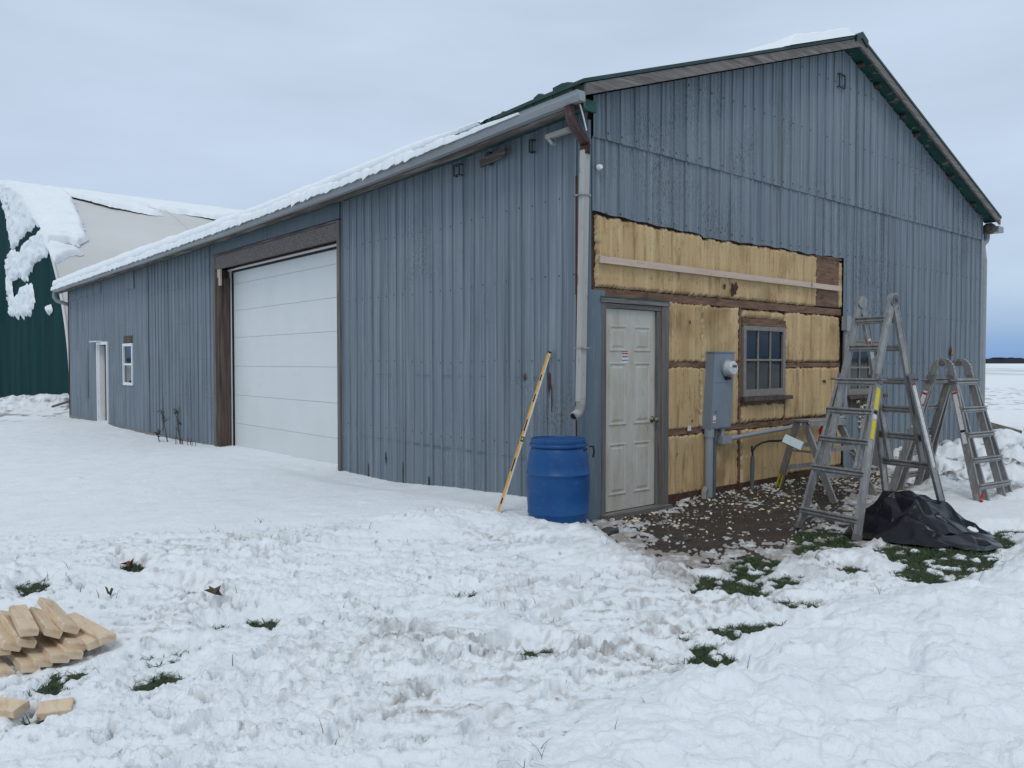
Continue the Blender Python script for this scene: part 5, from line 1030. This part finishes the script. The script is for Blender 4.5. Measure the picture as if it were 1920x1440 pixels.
# lumber offcuts, each one a thing
def cam_pt(x, y, d):
    a = (x-960)/1480; b = (720-y)/1480; cp, sp = .99963, .02702; fw = cp+b*sp; u_ = b*cp-sp; t_ = d/fw
    return CAM+t_*(Vector((.6468*fw+.7627*a, .7627*fw-.6468*a, u_)))
BOARDS = [ # near end (photo measure, distance), far end, roll, label
 ((3,1222,3.86),(-34,1178,4.2),8,'pale board at the left edge of the lumber pile, cut by the photo edge'),
 ((23,1213,3.88),(-12,1166,4.25),20,'second board from the left on top of the lumber pile'),
 ((51,1207,3.92),(16,1158,4.28),18,'third top board of the lumber pile, with another board resting on it'),
 ((55,1186,3.90),(40,1155,4.16),6,'uppermost board lying on top of the lumber pile'),
 ((100,1188,4.00),(68,1146,4.34),24,'tilted board in the middle of the upper row with a knot in its end'),
 ((133,1180,4.06),(96,1140,4.40),22,'topmost tilted board at the right of the upper row of lumber'),
 ((203,1199,4.02),(118,1152,4.44),4,'long flat board at the far right end of the lumber pile'),
 ((180,1208,4.00),(135,1182,4.26),10,'short board tucked under the long board at the right end of the pile'),
 ((145,1213,3.98),(108,1180,4.3),14,'lower row board just left of the right end of the pile'),
 ((139,1229,3.92),(98,1190,4.28),12,'lower row board second from the right'),
 ((114,1236,3.88),(72,1196,4.24),12,'lower row board with its end pressed in the snow, middle of the pile'),
 ((82,1244,3.86),(40,1204,4.22),10,'lower row board left of the middle of the pile'),
 ((58,1254,3.82),(16,1210,4.18),12,'front lower board with its end near the green tuft'),
 ((8,1266,3.74),(-34,1224,4.1),10,'lowest board at the left edge of the pile'),
 ((20,1341,3.33),(-20,1346,3.36),10,'loose flat scrap board lying apart in front of the pile'),
 ((122,1335,3.36),(94,1343,3.34),16,'small block of wood lying alone in the snow in front of the pile')]
for i, (p, q, roll, lab) in enumerate(BOARDS):
    a0, b0 = cam_pt(*p), cam_pt(*q)
    if i >= 14: gz_ = ground_z(a0.x, a0.y)+.022; a0.z = gz_; b0.z = gz_; a0 = a0+(a0-b0).normalized()*(.03 if i == 15 else .06)
    dd = (b0-a0).normalized(); b1 = a0+dd*((.44+.055*((i*7)%4)) if i < 14 else (.13 if i == 15 else .26))
    up_ = Matrix.Rotation(R(roll*1.15 if i < 6 or 7 < i < 14 else -roll), 3, dd) @ Vector((0,0,1)); o = MB().bar(a0, b1, .082, .037, up_, .0035).build('lumber_board', S['pine'], None, (a0.x, a0.y, a0.z-.02))
    tag(o, lab, 'board', 'cut boards piled in the snow')

# stems by the long wall
def shrub(x, y, h, lean, seed, lab):
    rs = random.Random(seed); z = ground_z(x, y); g = thing('rose_stem', (x,y,z), lab, 'plant', 'bare rose stems by the long wall'); top = Vector((x,y+lean,z+h)); st = MB(); lf = MB()
    main = [Vector((x,y,z-.05)), Vector((x-.02,y+lean*.3,z+h*.35)), Vector((x-.03,y+lean*.7,z+h*.7)), top]; st.tube(main, [.012,.010,.007,.004], 6); tips = [top]
    for k in range(6):
        b_ = main[1].lerp(main[2], rs.random()) if k < 3 else main[2].lerp(main[3], rs.random()); e = b_+Vector((rs.uniform(-.08,.06), rs.uniform(-.16,.16), rs.uniform(.05,.16))); st.tube([b_, b_.lerp(e,.5)+Vector((0,0,.01)), e], [.005,.004,.002], 5); tips += [e, b_.lerp(e,.6)]
    for t0 in tips:
        for k in range(4):
            c = t0+Vector((rs.uniform(-.03,.03),rs.uniform(-.035,.035),rs.uniform(-.03,.03))); an = rs.uniform(0,6.3); l = rs.uniform(.02,.038); u_ = Vector((math.cos(an)*.6,math.sin(an),rs.uniform(-.5,.5))).normalized()*l; v_ = u_.cross(Vector((rs.uniform(-1,1),rs.uniform(-1,1),1))).normalized()*l*.5
            lf.add([c-u_, c+v_, c+u_, c-v_], [(0,1,2,3)])
    st.build('stem', S['stem'], g); lf.build('leaves', S['leaf'], g); return g
shrub(-.32, 11.9, .62, .28, 5, 'leafy rose stem leaning left beside the long wall'); shrub(-.30, 11.1, .66, .22, 9, 'rose stem with three reddish tips, nearer the overhead door')
shrub(-.42, 12.1, .16, .05, 12, 'low leafy sprig at the foot of the leaning rose stem')
m = MB(); rs_ = random.Random(3)
for k in range(12): x, y = -.30+rs_.uniform(-.1,.05), rs_.uniform(10.2,11.3); z = ground_z(x,y); m.tube([(x,y,z-.03),(x+rs_.uniform(-.02,.02),y+rs_.uniform(-.04,.04),z+rs_.uniform(.06,.16))], .006, 5)
tag(m.build('stubble', S['stem'], None, (-.3,10.7,-.15)), 'short cut stalks in the snow at the wall beside the door post', 'stalks', kind='stuff')
# leaf, stone, planks
def leaf(q, mat, r, lab, lift=.03):
    x, y = px(q)[0]; z = ground_z(x, y); rs = random.Random(int(q[0])); vs = [Vector((x,y,z+lift))]; n = 10
    for k in range(n): a = 6.283*k/n; rr = r*(1.0 if k%2 else .45)*rs.uniform(.7,1.2); vs.append(Vector((x+rr*math.cos(a), y+rr*math.sin(a), z+lift+rs.uniform(-.02,.045))))
    m = MB().add(vs, [(0,1+k,1+(k+1)%n) for k in range(n)]); m.add([v-Vector((0,0,.002)) for v in vs], [(0,1+(k+1)%n,1+k) for k in range(n)]); tag(m.build('dead_leaf', mat, None, (x,y,z)), lab, 'leaf')
leaf((240,1077), S['redleaf'], .045, 'curled dark red leaf beside a grass tuft in the trampled snow left of centre'); leaf((205,1128), S['leaf'], .030, 'small upright brown-green leaf above the lumber pile'); leaf((403,1138), S['straw'], .06, 'pale dry leaf stuck upright in the snow between lumber and barn', .05)
x, y = px((1142,994))[0]; b = bmesh.new(); bmesh.ops.create_icosphere(b, subdivisions=2, radius=1); z = ground_z(x, y); mb = MB(); rs = random.Random(8); mb.add([Vector((x,y,z+.01))+Vector((v.co.x*.11, v.co.y*.07, v.co.z*.045))*rs.uniform(.8,1.15) for v in b.verts], [[v.index for v in f.verts] for f in b.faces]); b.free()
tag(mb.build('stone', S['rock'], None, (x,y,z)), 'flat dark stone at the edge of the snow by the door', 'stone')
pl = MB().bar((9.90,.35,.52),(10.9,-.35,.20), .12, .10, (0,0,1)).build('leaning_post', S['greywood_x'], None, (10.4,0,.2)); tag(pl, 'grey timber post slanting into the snow past the right corner of the barn', 'post')
MB().box(0,0,0,0,0,0)
pl = MB().bar((-.50,22.9,.10),(.10,22.85,.30), .07, .07, (0,0,1)).build('timber_stake', S['greywood_x'], None, (-.6,23.6,0)); tag(pl, 'short grey timber sticking out at the far left corner of the barn', 'timber')
